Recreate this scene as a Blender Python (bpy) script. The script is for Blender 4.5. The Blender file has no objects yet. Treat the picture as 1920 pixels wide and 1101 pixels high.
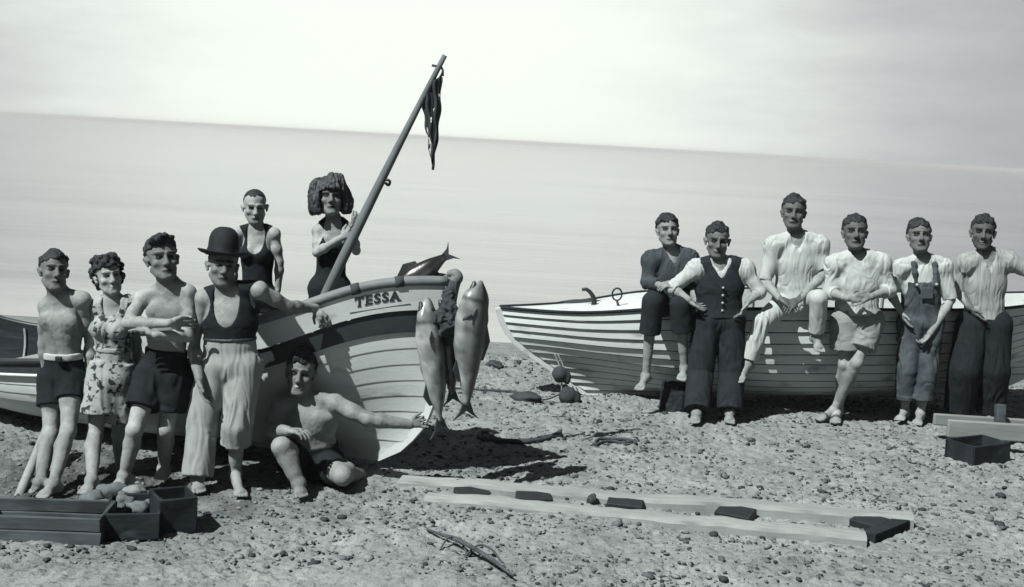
import bpy, bmesh, math, random
import numpy as np
from mathutils import Vector, Matrix

random.seed(11)
RNG = np.random.RandomState(7)
SC = bpy.context.scene
R = math.radians

# ------------------------------------------------------------------ camera
F = 2318.0                      # focal length in pixels of a 1920 wide frame
CAM = np.array([0.0, 0.0, 2.38])
PITCH, ROLL = R(7.02), R(3.2)
fw = np.array([0, math.cos(PITCH), -math.sin(PITCH)])
u0 = np.array([0, math.sin(PITCH), math.cos(PITCH)])
x0 = np.array([1.0, 0, 0])
rt = math.cos(ROLL) * x0 + math.sin(ROLL) * u0
up = -math.sin(ROLL) * x0 + math.cos(ROLL) * u0
cd = bpy.data.cameras.new('camera')
cd.sensor_width = 36.0
cd.lens = F / 1920 * 36
cd.clip_start = 0.1
cd.clip_end = 20000
cam = bpy.data.objects.new('camera', cd)
SC.collection.objects.link(cam)
cam.matrix_world = Matrix(((rt[0], up[0], -fw[0], CAM[0]), (rt[1], up[1], -fw[1], CAM[1]),
                           (rt[2], up[2], -fw[2], CAM[2]), (0, 0, 0, 1)))
SC.camera = cam


def ray(u, v):
    return fw + (u - 960) / F * rt - (v - 550.5) / F * up


def P(u, v, y):
    d = ray(u, v)
    return CAM + d * (y / d[1])


def G(u, v, z=0.0):
    d = ray(u, v)
    return CAM + d * ((z - CAM[2]) / d[2])


# ------------------------------------------------------------------ light
SUN_EL, SUN_AZ = R(51), R(44)   # azimuth: from the left, turned towards the camera
sd = np.array([-math.cos(SUN_EL) * math.cos(SUN_AZ), -math.cos(SUN_EL) * math.sin(SUN_AZ), math.sin(SUN_EL)])
SC.view_settings.view_transform = 'Standard'
SC.view_settings.look = 'None'
SC.view_settings.exposure = 0.92
SC.view_settings.gamma = 1.0
w = bpy.data.worlds.new('World')
SC.world = w
w.use_nodes = True
nt = w.node_tree
for n in list(nt.nodes):
    nt.nodes.remove(n)


def N(nt, t, **kw):
    n = nt.nodes.new(t)
    for k, v in kw.items():
        if hasattr(n, k):
            setattr(n, k, v)
        else:
            n.inputs[k].default_value = v
    return n


def L(nt, a, b):
    nt.links.new(a, b)


def MATH(nt, op, a, b=None, clamp=False):
    n = nt.nodes.new('ShaderNodeMath')
    n.operation = op
    n.use_clamp = clamp
    for i, s in enumerate((a, b)):
        if s is None:
            continue
        if isinstance(s, (int, float)):
            n.inputs[i].default_value = s
        else:
            nt.links.new(s, n.inputs[i])
    return n.outputs[0]


sky = N(nt, 'ShaderNodeTexSky', sky_type='NISHITA', sun_disc=False)
sky.sun_elevation = SUN_EL
sky.sun_rotation = math.atan2(sd[0], sd[1])
sky.dust_density = 3.0
hs = N(nt, 'ShaderNodeHueSaturation')
hs.inputs['Saturation'].default_value = 0.22
hs.inputs['Value'].default_value = 0.22
L(nt, sky.outputs[0], hs.inputs['Color'])
tc = N(nt, 'ShaderNodeTexCoord')
# a bright thin cloud bank low over the sea, brightest a little left of straight ahead
bd = ray(800, 60)
bd = bd / np.linalg.norm(bd)
dv = N(nt, 'ShaderNodeVectorMath', operation='DISTANCE')
L(nt, tc.outputs['Generated'], dv.inputs[0])
dv.inputs[1].default_value = tuple(bd)
nz = N(nt, 'ShaderNodeTexNoise')
mp = N(nt, 'ShaderNodeMapping')
mp.inputs['Scale'].default_value = (3, 3, 11)
L(nt, tc.outputs['Generated'], mp.inputs[0])
L(nt, mp.outputs[0], nz.inputs['Vector'])
nz.inputs['Scale'].default_value = 1.6
nz.inputs['Detail'].default_value = 7
nz.inputs['Roughness'].default_value = 0.62
dist = MATH(nt, 'ADD', dv.outputs['Value'], MATH(nt, 'MULTIPLY', MATH(nt, 'SUBTRACT', nz.outputs[0], 0.5), 0.22))
lobe = N(nt, 'ShaderNodeMapRange', interpolation_type='SMOOTHERSTEP')
L(nt, dist, lobe.inputs[0])
for i, v in ((1, 0.08), (2, 0.50), (3, 1.0), (4, 0.0)):
    lobe.inputs[i].default_value = v
wide = N(nt, 'ShaderNodeMapRange', interpolation_type='SMOOTHSTEP')
L(nt, dist, wide.inputs[0])
for i, v in ((1, 0.35), (2, 0.95), (3, 1.0), (4, 0.0)):
    wide.inputs[i].default_value = v
cl = N(nt, 'ShaderNodeMix', data_type='RGBA')
L(nt, lobe.outputs[0], cl.inputs['Factor'])
cl.inputs['A'].default_value = (4.8, 4.95, 5.15, 1)
cl.inputs['B'].default_value = (9.5, 10.1, 9.3, 1)
mixw = N(nt, 'ShaderNodeMix', data_type='RGBA')
L(nt, wide.outputs[0], mixw.inputs['Factor'])
L(nt, hs.outputs[0], mixw.inputs['A'])
L(nt, cl.outputs['Result'], mixw.inputs['B'])
bg = N(nt, 'ShaderNodeBackground')
bg.inputs['Strength'].default_value = 0.053
L(nt, mixw.outputs['Result'], bg.inputs[0])
wo = N(nt, 'ShaderNodeOutputWorld')
L(nt, bg.outputs[0], wo.inputs[0])

sl = bpy.data.lights.new('sun', 'SUN')
sl.energy = 4.4
sl.angle = R(0.5)
sl.color = (1.0, 0.98, 0.945)
so = bpy.data.objects.new('sun', sl)
SC.collection.objects.link(so)
so.rotation_euler = Vector(tuple(-sd)).to_track_quat('-Z', 'Y').to_euler()

# ------------------------------------------------------------------ numpy noise
_perm = np.random.RandomState(3).permutation(256)
_perm = np.concatenate([_perm, _perm, _perm])
_grad = np.random.RandomState(4).normal(size=(256, 3))
_grad /= np.linalg.norm(_grad, axis=1)[:, None]


def pn(p):
    p = np.asarray(p, dtype=np.float64)
    i = np.floor(p).astype(np.int64)
    f = p - i
    i &= 255
    s = f * f * f * (f * (f * 6 - 15) + 10)
    out = np.zeros(len(p))
    for dx in (0, 1):
        for dy in (0, 1):
            for dz in (0, 1):
                h = _perm[_perm[_perm[i[:, 0] + dx] + i[:, 1] + dy] + i[:, 2] + dz]
                g = _grad[h]
                d = (g * (f - np.array([dx, dy, dz]))).sum(1)
                wx = s[:, 0] if dx else 1 - s[:, 0]
                wy = s[:, 1] if dy else 1 - s[:, 1]
                wz = s[:, 2] if dz else 1 - s[:, 2]
                out += d * wx * wy * wz
    return out * 1.6


def fbm(p, oct=4, gain=0.5):
    a, s, t = 1.0, 0, 0
    for k in range(oct):
        s = s + a * pn(p * (2.0 ** k) + 17.3 * k)
        t += a
        a *= gain
    return s / t


# ------------------------------------------------------------------ materials
def tint(v):
    """an old cyan-toned print: deep tones are bluish, light tones nearly neutral"""
    v = 0.0015 + v * 0.54
    k = min(1.0, v / 0.16)
    return (v * (0.72 + 0.175 * k), v, v * (1.20 - 0.21 * k), 1)


MATS = {}


def mat(name, v, rough=0.6, var=0.12, scale=30, bump=0.15, bscale=None, stretch=(1, 1, 1), tone=False,
        spots=None, coords='Object', spec=0.4, bdist=0.004, streak=None):
    if name in MATS:
        return MATS[name]
    m = bpy.data.materials.new(name)
    m.use_nodes = True
    t = m.node_tree
    b = t.nodes['Principled BSDF']
    b.inputs['Roughness'].default_value = rough
    b.inputs['Specular IOR Level'].default_value = spec
    co = N(t, 'ShaderNodeTexCoord')
    mp = N(t, 'ShaderNodeMapping')
    mp.inputs['Scale'].default_value = stretch
    L(t, co.outputs[coords], mp.inputs[0])
    n = N(t, 'ShaderNodeTexNoise')
    n.inputs['Scale'].default_value = scale
    n.inputs['Detail'].default_value = 6
    n.inputs['Roughness'].default_value = 0.6
    L(t, mp.outputs[0], n.inputs['Vector'])
    mr = N(t, 'ShaderNodeMapRange')
    L(t, n.outputs[0], mr.inputs[0])
    for i, q in ((1, 0.25), (2, 0.75), (3, 1 - var), (4, 1 + var)):
        mr.inputs[i].default_value = q
    mx = N(t, 'ShaderNodeVectorMath', operation='SCALE')
    mx.inputs[0].default_value = tint(v)[:3]
    L(t, mr.outputs[0], mx.inputs['Scale'])
    col = mx.outputs[0]
    if spots:
        sv, lo, hi, ss = spots
        n2 = N(t, 'ShaderNodeTexNoise')
        n2.inputs['Scale'].default_value = ss
        n2.inputs['Detail'].default_value = 4
        L(t, mp.outputs[0], n2.inputs['Vector'])
        m2 = N(t, 'ShaderNodeMapRange')
        L(t, n2.outputs[0], m2.inputs[0])
        m2.inputs[1].default_value = lo
        m2.inputs[2].default_value = hi
        c = N(t, 'ShaderNodeMix', data_type='RGBA')
        L(t, m2.outputs[0], c.inputs['Factor'])
        L(t, col, c.inputs['A'])
        c.inputs['B'].default_value = tint(sv)
        col = c.outputs['Result']
    if tone:
        at = N(t, 'ShaderNodeAttribute')
        at.attribute_name = 'tone'
        v3 = N(t, 'ShaderNodeVectorMath', operation='MULTIPLY')
        L(t, col, v3.inputs[0])
        L(t, at.outputs['Color'], v3.inputs[1])
        col = v3.outputs[0]
    L(t, col, b.inputs['Base Color'])
    if bump:
        n3 = N(t, 'ShaderNodeTexNoise')
        n3.inputs['Scale'].default_value = bscale or scale * 2.5
        n3.inputs['Detail'].default_value = 5
        L(t, mp.outputs[0], n3.inputs['Vector'])
        bp = N(t, 'ShaderNodeBump')
        bp.inputs['Strength'].default_value = bump
        bp.inputs['Distance'].default_value = bdist
        L(t, n3.outputs[0], bp.inputs['Height'])
        L(t, bp.outputs[0], b.inputs['Normal'])
    MATS[name] = m
    return m


SKIN = mat('skin', 0.40, 0.62, 0.16, 9, 0.2, 120, tone=True, spec=0.16)
HAIR = mat('hair', 0.030, 0.55, 0.5, 60, 0.9, 140, stretch=(1, 1, 0.3), spec=0.25, bdist=0.01)
HAIR_S = mat('hair_streaked', 0.05, 0.5, 0.9, 45, 0.9, 140, stretch=(1, 1, 0.2), spec=0.4, bdist=0.01)
HAIR_L = mat('hair_light', 0.12, 0.5, 0.4, 60, 0.9, 140, stretch=(1, 1, 0.3), bdist=0.01)
DARK = mat('dark_wool', 0.022, 0.9, 0.25, 25, 0.5, 160, spec=0.1)
DARK2 = mat('dark_serge', 0.030, 0.9, 0.3, 18, 0.5, 140, spec=0.1)
JACKET = mat('worn_jacket_cloth', 0.078, 0.85, 0.35, 16, 0.5, 120, spec=0.15)
DENIM = mat('faded_denim', 0.115, 0.9, 0.35, 10, 0.5, 120, spec=0.1, spots=(0.06, 0.48, 0.68, 7))
LIGHT = mat('light_flannel', 0.40, 0.85, 0.12, 12, 0.4, 130, spec=0.15)
WHITECLOTH = mat('white_cotton', 0.62, 0.85, 0.06, 12, 0.4, 130, spec=0.15)
KHAKI = mat('khaki_drill', 0.33, 0.85, 0.15, 12, 0.4, 130, spec=0.15)
FLORAL = mat('floral_print', 0.48, 0.85, 0.1, 20, 0.3, 120, spots=(0.05, 0.54, 0.60, 26), spec=0.15)
FELT = mat('black_felt', 0.022, 0.8, 0.3, 30, 0.3, 200, spec=0.2)
PAINT = mat('white_boat_paint', 0.88, 0.42, 0.09, 5, 0.25, 60, spots=(0.30, 0.62, 0.80, 9), spec=0.45, stretch=(0.4, 1, 1))
PAINT2 = mat('worn_boat_paint', 0.88, 0.5, 0.12, 5, 0.3, 60, spots=(0.22, 0.58, 0.78, 8), spec=0.4, stretch=(0.4, 1, 1))
SEAM = mat('tarred_seam', 0.05, 0.7, 0.5, 12, 0.3, 40, spots=(0.25, 0.52, 0.7, 7), stretch=(0.5, 1, 1))
BAND = mat('dark_boat_paint', 0.035, 0.45, 0.3, 8, 0.3, 60)
LETTER = mat('lettering_paint', 0.035, 0.5, 0.2, 40, 0.1)
RAIL = mat('weathered_rail', 0.24, 0.7, 0.3, 12, 0.5, 60, stretch=(0.3, 1, 1))
WOOD = mat('grey_timber', 0.30, 0.8, 0.3, 9, 0.6, 40, stretch=(0.15, 1, 1))
WOODP = mat('bleached_timber', 0.38, 0.8, 0.22, 9, 0.6, 40, stretch=(0.15, 1, 1))
WOODD = mat('dark_timber', 0.032, 0.9, 0.5, 9, 0.8, 40, stretch=(0.2, 1, 1), spots=(0.09, 0.6, 0.85, 16), spec=0.1)
WOODM = mat('mouldy_timber', 0.095, 0.9, 0.5, 7, 0.9, 30, stretch=(0.3, 1, 1), spots=(0.03, 0.5, 0.68, 9))
POLE = mat('old_pole', 0.17, 0.8, 0.35, 9, 0.6, 40, stretch=(1, 1, 0.2))
IRON = mat('dark_iron', 0.02, 0.6, 0.4, 20, 0.4)
ROPE = mat('tarred_rope', 0.07, 0.9, 0.3, 60, 0.8, 200)
ROPEL = mat('pale_rope', 0.30, 0.9, 0.3, 60, 0.8, 200)
FISHM = mat('fish_skin', 0.42, 0.28, 0.25, 14, 0.2, 90, tone=True, spec=0.6)
FIN = mat('fish_fin', 0.05, 0.4, 0.3, 30, 0.4, 120, spec=0.5)
FLAGM = mat('dark_bunting', 0.045, 0.9, 0.3, 14, 0.3, 120)
CANVAS = mat('old_canvas', 0.36, 0.9, 0.2, 9, 0.5, 90)
CANVASD = mat('dark_canvas', 0.045, 0.9, 0.3, 9, 0.5, 90)
EYE = mat('eye', 0.03, 0.2, 0.1, 30, 0)
LEATHER = mat('dark_leather', 0.04, 0.5, 0.3, 30, 0.3)
BONE = mat('button', 0.5, 0.4, 0.1, 30, 0)


# ------------------------------------------------------------------ mesh helpers
def mesh_from(name, V, Q, mats, smooth=True, parent=None, midx=None):
    me = bpy.data.meshes.new(name)
    V = np.asarray(V, dtype=np.float32)
    loops, starts, tot = [], [], 0
    if isinstance(Q, np.ndarray):
        loops = Q.astype(np.int32).ravel()
        starts = np.arange(len(Q), dtype=np.int32) * Q.shape[1]
        nf = len(Q)
    else:
        nf = len(Q)
        for q in Q:
            starts.append(tot)
            loops.extend(q)
            tot += len(q)
        loops = np.array(loops, dtype=np.int32)
        starts = np.array(starts, dtype=np.int32)
    me.vertices.add(len(V))
    me.vertices.foreach_set('co', V.ravel())
    me.loops.add(len(loops))
    me.loops.foreach_set('vertex_index', loops)
    me.polygons.add(nf)
    me.polygons.foreach_set('loop_start', starts)
    if not isinstance(mats, (list, tuple)):
        mats = [mats]
    for m in mats:
        me.materials.append(m)
    if midx is not None:
        me.polygons.foreach_set('material_index', np.asarray(midx, dtype=np.int32))
    me.update(calc_edges=True)
    me.validate()
    me.polygons.foreach_set('use_smooth', np.full(len(me.polygons), smooth))
    o = bpy.data.objects.new(name, me)
    SC.collection.objects.link(o)
    if parent is not None:
        o.parent = parent
        o.matrix_parent_inverse = Matrix.Translation(-parent.location)
    return o


def recentre(o):
    """put a top-level mesh's origin at its own base"""
    me = o.data
    n = len(me.vertices)
    a = np.empty(n * 3, dtype=np.float32)
    me.vertices.foreach_get('co', a)
    a = a.reshape(-1, 3)
    c = (a.min(0) + a.max(0)) / 2
    c[2] = a[:, 2].min()
    a -= c
    me.vertices.foreach_set('co', a.ravel())
    o.location = Vector([float(q) for q in c])
    me.update()
    return o


def tag(o, label=None, cat=None, group=None, kind=None):
    if label:
        o['label'] = label
    if cat:
        o['category'] = cat
    if group:
        o['group'] = group
    if kind:
        o['kind'] = kind
    return o


def empty(name, loc, label, cat, group=None):
    o = bpy.data.objects.new(name, None)
    o.empty_display_size = 0.1
    o.location = Vector([float(q) for q in loc])
    SC.collection.objects.link(o)
    return tag(o, label, cat, group)


class MB:
    def __init__(self):
        self.v, self.f, self.m, self.n = [], [], [], 0

    def add(self, V, Fc, mi=0):
        self.v.append(np.asarray(V, dtype=np.float64))
        self.f += [[i + self.n for i in q] for q in Fc]
        self.m += [mi] * len(Fc)
        self.n += len(V)
        return self

    def box(self, c, ax, ay, az, mi=0):
        """c centre; ax, ay, az half-extent vectors"""
        c, ax, ay, az = (np.asarray(q, float) for q in (c, ax, ay, az))
        V = [c + sx * ax + sy * ay + sz * az for sz in (-1, 1) for sy in (-1, 1) for sx in (-1, 1)]
        Fc = [(0, 2, 3, 1), (4, 5, 7, 6), (0, 1, 5, 4), (2, 6, 7, 3), (0, 4, 6, 2), (1, 3, 7, 5)]
        if np.dot(np.cross(ax, ay), az) < 0:
            Fc = [q[::-1] for q in Fc]
        return self.add(V, Fc, mi)

    def bar(self, a, b, w, h, upv=(0, 0, 1), mi=0):
        a, b = np.asarray(a, float), np.asarray(b, float)
        d = (b - a) / 2
        t = d / np.linalg.norm(d)
        s = np.cross(np.asarray(upv, float), t)
        s /= np.linalg.norm(s)
        n = np.cross(t, s)
        return self.box((a + b) / 2, d, s * w / 2, n * h / 2, mi)

    def tube(self, pts, r, n=8, mi=0, smooth=0, cap=True):
        pts = np.asarray(pts, float)
        if smooth:
            pts = spline(pts, smooth)
        m = len(pts)
        rr = np.full(m, r) if np.isscalar(r) else np.interp(np.linspace(0, 1, m), np.linspace(0, 1, len(r)), r)
        T = np.gradient(pts, axis=0)
        T /= np.linalg.norm(T, axis=1)[:, None] + 1e-9
        ref = np.array([0.13, 0.21, 0.97])
        if abs(np.dot(T[0], ref)) > 0.9:
            ref = np.array([0.97, 0.2, 0.1])
        A = np.cross(T[0], ref)
        A /= np.linalg.norm(A)
        V = []
        for i in range(m):
            A = A - T[i] * np.dot(A, T[i])
            A /= np.linalg.norm(A)
            B = np.cross(T[i], A)
            for k in range(n):
                an = 2 * math.pi * k / n
                V.append(pts[i] + rr[i] * (math.cos(an) * A + math.sin(an) * B))
        Fc = []
        for i in range(m - 1):
            for k in range(n):
                k2 = (k + 1) % n
                Fc.append((i * n + k, i * n + k2, (i + 1) * n + k2, (i + 1) * n + k))
        if cap:
            Fc.append(tuple(range(n - 1, -1, -1)))
            Fc.append(tuple((m - 1) * n + k for k in range(n)))
        return self.add(V, Fc, mi)

    def build(self, name, mats, parent=None, smooth=False, bevel=0, jitter=0):
        V = np.concatenate(self.v)
        if jitter:
            V = V + np.random.RandomState(len(V)).normal(size=V.shape) * jitter
        o = mesh_from(name, V, self.f, mats, smooth, parent, self.m)
        if bevel:
            b = o.modifiers.new('bevel', 'BEVEL')
            b.width = bevel
            b.segments = 2
            b.limit_method = 'ANGLE'
        return o


def spline(p, n):
    p = np.asarray(p, float)
    q = np.vstack([2 * p[0] - p[1], p, 2 * p[-1] - p[-2]])
    out = []
    for i in range(1, len(q) - 2):
        for t in np.linspace(0, 1, n, endpoint=False):
            a, b, c, d = q[i - 1], q[i], q[i + 1], q[i + 2]
            out.append(0.5 * (2 * b + (c - a) * t + (2 * a - 5 * b + 4 * c - d) * t * t + (3 * b - a - 3 * c + d) * t ** 3))
    out.append(p[-1])
    return np.array(out)


# ------------------------------------------------------------------ distance-field modelling (bodies, clothes, hair)
class Field:
    def __init__(self, lo, hi, h):
        self.h = h
        self.lo = np.asarray(lo, float)
        self.n = np.ceil((np.asarray(hi) - self.lo) / h).astype(int) + 1
        self.a = np.full(self.n, 1.0, dtype=np.float32)
        self.ax = [(self.lo[i] + h * np.arange(self.n[i])).astype(np.float32) for i in range(3)]

    def sub(self, lo, hi, m):
        i0 = np.clip(np.floor((np.asarray(lo) - m - self.lo) / self.h).astype(int), 0, self.n)
        i1 = np.clip(np.ceil((np.asarray(hi) + m - self.lo) / self.h).astype(int) + 1, 0, self.n)
        if np.any(i1 <= i0):
            return None
        s = tuple(slice(a, b) for a, b in zip(i0, i1))
        return s, (self.ax[0][s[0]][:, None, None], self.ax[1][s[1]][None, :, None], self.ax[2][s[2]][None, None, :])

    def put(self, s, d, k, cut=False):
        A = self.a[s]
        if cut:
            d = -d
            if k > 0:
                h = np.clip(k - np.abs(A - d), 0, None) / k
                self.a[s] = np.maximum(A, d) + h * h * k * 0.25
            else:
                self.a[s] = np.maximum(A, d)
            return
        if k > 0:
            h = np.clip(k - np.abs(A - d), 0, None) / k
            self.a[s] = np.minimum(A, d) - h * h * k * 0.25
        else:
            self.a[s] = np.minimum(A, d)

    def ell(self, c, r, M=None, k=0.02, cut=False):
        """M: 3x3, rows are the ellipsoid's axes"""
        c = np.asarray(c, float)
        r = np.asarray(r, float) * np.ones(3)
        M = np.eye(3) if M is None else np.asarray(M)
        e = np.sqrt(((M * r[:, None]) ** 2).sum(0))
        q = self.sub(c - e, c + e, k + 3 * self.h)
        if q is None:
            return
        s, (X, Y, Z) = q
        X, Y, Z = X - c[0], Y - c[1], Z - c[2]
        k0 = k1 = 0
        for i in range(3):
            l = (M[i, 0] * X + M[i, 1] * Y + M[i, 2] * Z).astype(np.float32)
            k0 = k0 + (l / r[i]) ** 2
            k1 = k1 + (l / r[i] ** 2) ** 2
        k0 = np.sqrt(k0)
        d = k0 * (k0 - 1) / np.sqrt(k1 + 1e-9)
        self.put(s, d.astype(np.float32), k, cut)

    def cone(self, a, b, ra, rb, k=0.02, flat=False, sq=None, cut=False):
        """tapered capsule; flat: cut square at both ends; sq=(axis, factor) squashes it along an axis"""
        a, b = np.asarray(a, float), np.asarray(b, float)
        rm = max(ra, rb) * (max(1.0, sq[1]) if sq else 1)
        q = self.sub(np.minimum(a, b) - rm, np.maximum(a, b) + rm, k + 3 * self.h)
        if q is None:
            return
        s, (X, Y, Z) = q
        X, Y, Z = X - a[0], Y - a[1], Z - a[2]
        d = b - a
        ln = np.linalg.norm(d) + 1e-9
        t = ((X * d[0] + Y * d[1] + Z * d[2]) / (ln * ln)).astype(np.float32)
        tc_ = np.clip(t, 0, 1)
        X, Y, Z = X - tc_ * d[0], Y - tc_ * d[1], Z - tc_ * d[2]
        if sq:
            w_, f_ = np.asarray(sq[0], float), sq[1]
            pr = X * w_[0] + Y * w_[1] + Z * w_[2]
            g = pr * (1 / f_ - 1)
            X, Y, Z = X + g * w_[0], Y + g * w_[1], Z + g * w_[2]
        r = ra + (rb - ra) * tc_
        D = np.sqrt(X * X + Y * Y + Z * Z) - r
        if flat:
            D = np.maximum(D, np.maximum(-t, t - 1) * ln)
        self.put(s, D.astype(np.float32), k, cut)

    def plane(self, p, n):
        """keep only what lies behind the plane (p, normal n)"""
        X, Y, Z = self.ax[0][:, None, None] - p[0], self.ax[1][None, :, None] - p[1], self.ax[2][None, None, :] - p[2]
        self.a = np.maximum(self.a, (X * n[0] + Y * n[1] + Z * n[2]).astype(np.float32))

    def merge(self, o, k):
        self.put((slice(None),) * 3, o.a, k)

    def mesh(self):
        A = self.a
        A[0], A[-1], A[:, 0], A[:, -1], A[:, :, 0], A[:, :, -1] = 1, 1, 1, 1, 1, 1
        S = A < 0
        n = np.array(A.shape) - 1
        c = np.zeros(n, dtype=np.uint8)
        offs = [(i, j, k) for i in (0, 1) for j in (0, 1) for k in (0, 1)]
        for o in offs:
            c += S[o[0]:o[0] + n[0], o[1]:o[1] + n[1], o[2]:o[2] + n[2]]
        act = np.argwhere((c > 0) & (c < 8))
        idx = np.full(n, -1, dtype=np.int32)
        idx[tuple(act.T)] = np.arange(len(act))
        vals = {o: A[act[:, 0] + o[0], act[:, 1] + o[1], act[:, 2] + o[2]] for o in offs}
        acc = np.zeros((len(act), 3))
        cnt = np.zeros(len(act))
        for o in offs:
            for ax in range(3):
                if o[ax]:
                    continue
                p = list(o)
                p[ax] = 1
                v0, v1 = vals[o], vals[tuple(p)]
                m = (v0 < 0) != (v1 < 0)
                t = np.where(m, v0 / np.where(m, v0 - v1, 1), 0)
                pt = np.tile(np.array(o, float), (len(act), 1))
                pt[:, ax] = t
                acc += pt * m[:, None]
                cnt += m
        V = (act + acc / cnt[:, None]) * self.h + self.lo
        Qs = []
        for ax in range(3):
            b1, b2 = [(1, 2), (2, 0), (0, 1)][ax]
            sl0 = [slice(1, -1)] * 3
            sl1 = [slice(1, -1)] * 3
            sl0[ax] = slice(0, -1)
            sl1[ax] = slice(1, None)
            s0, s1 = S[tuple(sl0)], S[tuple(sl1)]
            e = np.argwhere(s0 != s1)
            if not len(e):
                continue
            base = e + 1
            base[:, ax] -= 1
            fl = s0[tuple(e.T)]
            q = []
            for d1, d2 in ((0, 0), (1, 0), (1, 1), (0, 1)):
                cc = base.copy()
                cc[:, b1] -= d1
                cc[:, b2] -= d2
                q.append(idx[tuple(cc.T)])
            q = np.stack(q, 1)
            q[~fl] = q[~fl][:, ::-1]
            Qs.append(q)
        Q = np.concatenate(Qs)
        return V, Q[(Q >= 0).all(1)]


def normals(V, Q):
    n = np.cross(V[Q[:, 2]] - V[Q[:, 0]], V[Q[:, 3]] - V[Q[:, 1]])
    o = np.zeros_like(V)
    for i in range(4):
        np.add.at(o, Q[:, i], n)
    return o / (np.linalg.norm(o, axis=1)[:, None] + 1e-12)


def relax(V, Q, it=1):
    for _ in range(it):
        s = np.zeros_like(V)
        c = np.zeros(len(V))
        for i in range(4):
            a, b = Q[:, i], Q[:, (i + 1) % 4]
            np.add.at(s, a, V[b])
            np.add.at(c, a, 1)
        V = V * 0.5 + 0.5 * s / np.maximum(c, 1)[:, None]
    return V


def unit(v):
    v = np.asarray(v, float)
    return v / (np.linalg.norm(v) + 1e-12)


def rot(ax, an):
    return np.array(Matrix.Rotation(an, 3, Vector([float(q) for q in ax])))


# ------------------------------------------------------------------ ground, sea
def ground_z(x, y):
    x, y = np.asarray(x, float), np.asarray(y, float)
    p = np.stack([x, y, np.zeros_like(x)], -1).reshape(-1, 3)
    z = 0.035 * fbm(p * 0.9, 3) + 0.018 * fbm(p * np.array([2.6, 3.6, 1]) + 9, 4, 0.6)
    z = z.reshape(x.shape)
    for (u, v, rr, hh) in MOUNDS:
        c = G(u, v)
        z = z + hh * np.exp(-(((x - c[0]) / rr) ** 2 + ((y - c[1]) / (rr * 0.7)) ** 2))
    z = z - 0.01
    t = np.clip((y - 13.6) / 9.0, 0, 1)
    z = z - 1.7 * t * (0.4 + 0.6 * t)
    return z


MOUNDS = [(1160, 752, 0.26, 0.07), (1285, 786, 0.18, 0.07), (1470, 776, 0.35, 0.04), (780, 1080, 0.45, 0.06),
          (740, 1020, 0.30, 0.05), (1050, 990, 0.4, 0.03), (330, 1090, 0.5, 0.03), (1500, 1070, 0.5, 0.03)]


def beach():
    gx = np.concatenate([np.linspace(-40, -4.6, 30), np.linspace(-4.5, 5.6, 760), np.linspace(5.7, 40, 30)])
    gy = np.concatenate([np.linspace(-20, 6.1, 22), np.linspace(6.2, 9.4, 320), np.linspace(9.42, 13.6, 160), np.linspace(13.7, 26, 60)])
    X, Y = np.meshgrid(gx, gy, indexing='ij')
    Z = ground_z(X, Y)
    near = (X > -4.6) & (X < 5.7) & (Y > 6.1) & (Y < 13.7)
    p = np.stack([X * 15, Y * 21, X * 0], -1).reshape(-1, 3)
    q = fbm(p, 3, 0.6).reshape(X.shape)
    q2 = pn(np.stack([X * 5.2, Y * 7.5, X * 0 + 3.7], -1).reshape(-1, 3)).reshape(X.shape)
    q3 = pn(np.stack([X * 30, Y * 42, X * 0 + 1.7], -1).reshape(-1, 3)).reshape(X.shape)
    churn = 0.55 + 0.9 * np.clip(pn(np.stack([X * 0.9, Y * 1.1, X * 0 + 8.1], -1).reshape(-1, 3)).reshape(X.shape) + 0.3, 0, 1)
    Z = Z + np.where(near, churn * (0.024 * q - 0.030 * np.clip(-q - 0.12, 0, 1) + 0.030 * np.abs(q2) - 0.01 + 0.006 * q3), 0)
    V = np.stack([X, Y, Z], -1).reshape(-1, 3)
    nx, ny = len(gx), len(gy)
    i = np.arange(nx * ny).reshape(nx, ny)
    Q = np.stack([i[:-1, :-1], i[1:, :-1], i[1:, 1:], i[:-1, 1:]], -1).reshape(-1, 4)
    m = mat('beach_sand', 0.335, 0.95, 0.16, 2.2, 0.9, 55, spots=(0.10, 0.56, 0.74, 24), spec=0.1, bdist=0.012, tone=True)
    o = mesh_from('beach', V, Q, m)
    pv = V * np.array([1, 1, 0])
    left_shade = np.clip(1.25 - np.hypot((V[:, 0] + 2.7) / 1.7, (V[:, 1] - 8.0) / 1.5), 0, 1)  # darkness at the lower left: shade painted into the sand colour
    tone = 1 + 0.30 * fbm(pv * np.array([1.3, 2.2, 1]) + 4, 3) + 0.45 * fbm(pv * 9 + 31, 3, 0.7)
    tone = np.clip(tone * (1 - 0.58 * left_shade * (1 + fbm(pv * 4, 2))), 0.25, 1.4)
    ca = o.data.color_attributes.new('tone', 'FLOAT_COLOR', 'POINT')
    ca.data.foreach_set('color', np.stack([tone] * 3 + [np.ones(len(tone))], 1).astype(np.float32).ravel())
    tag(o, kind='structure')


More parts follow.
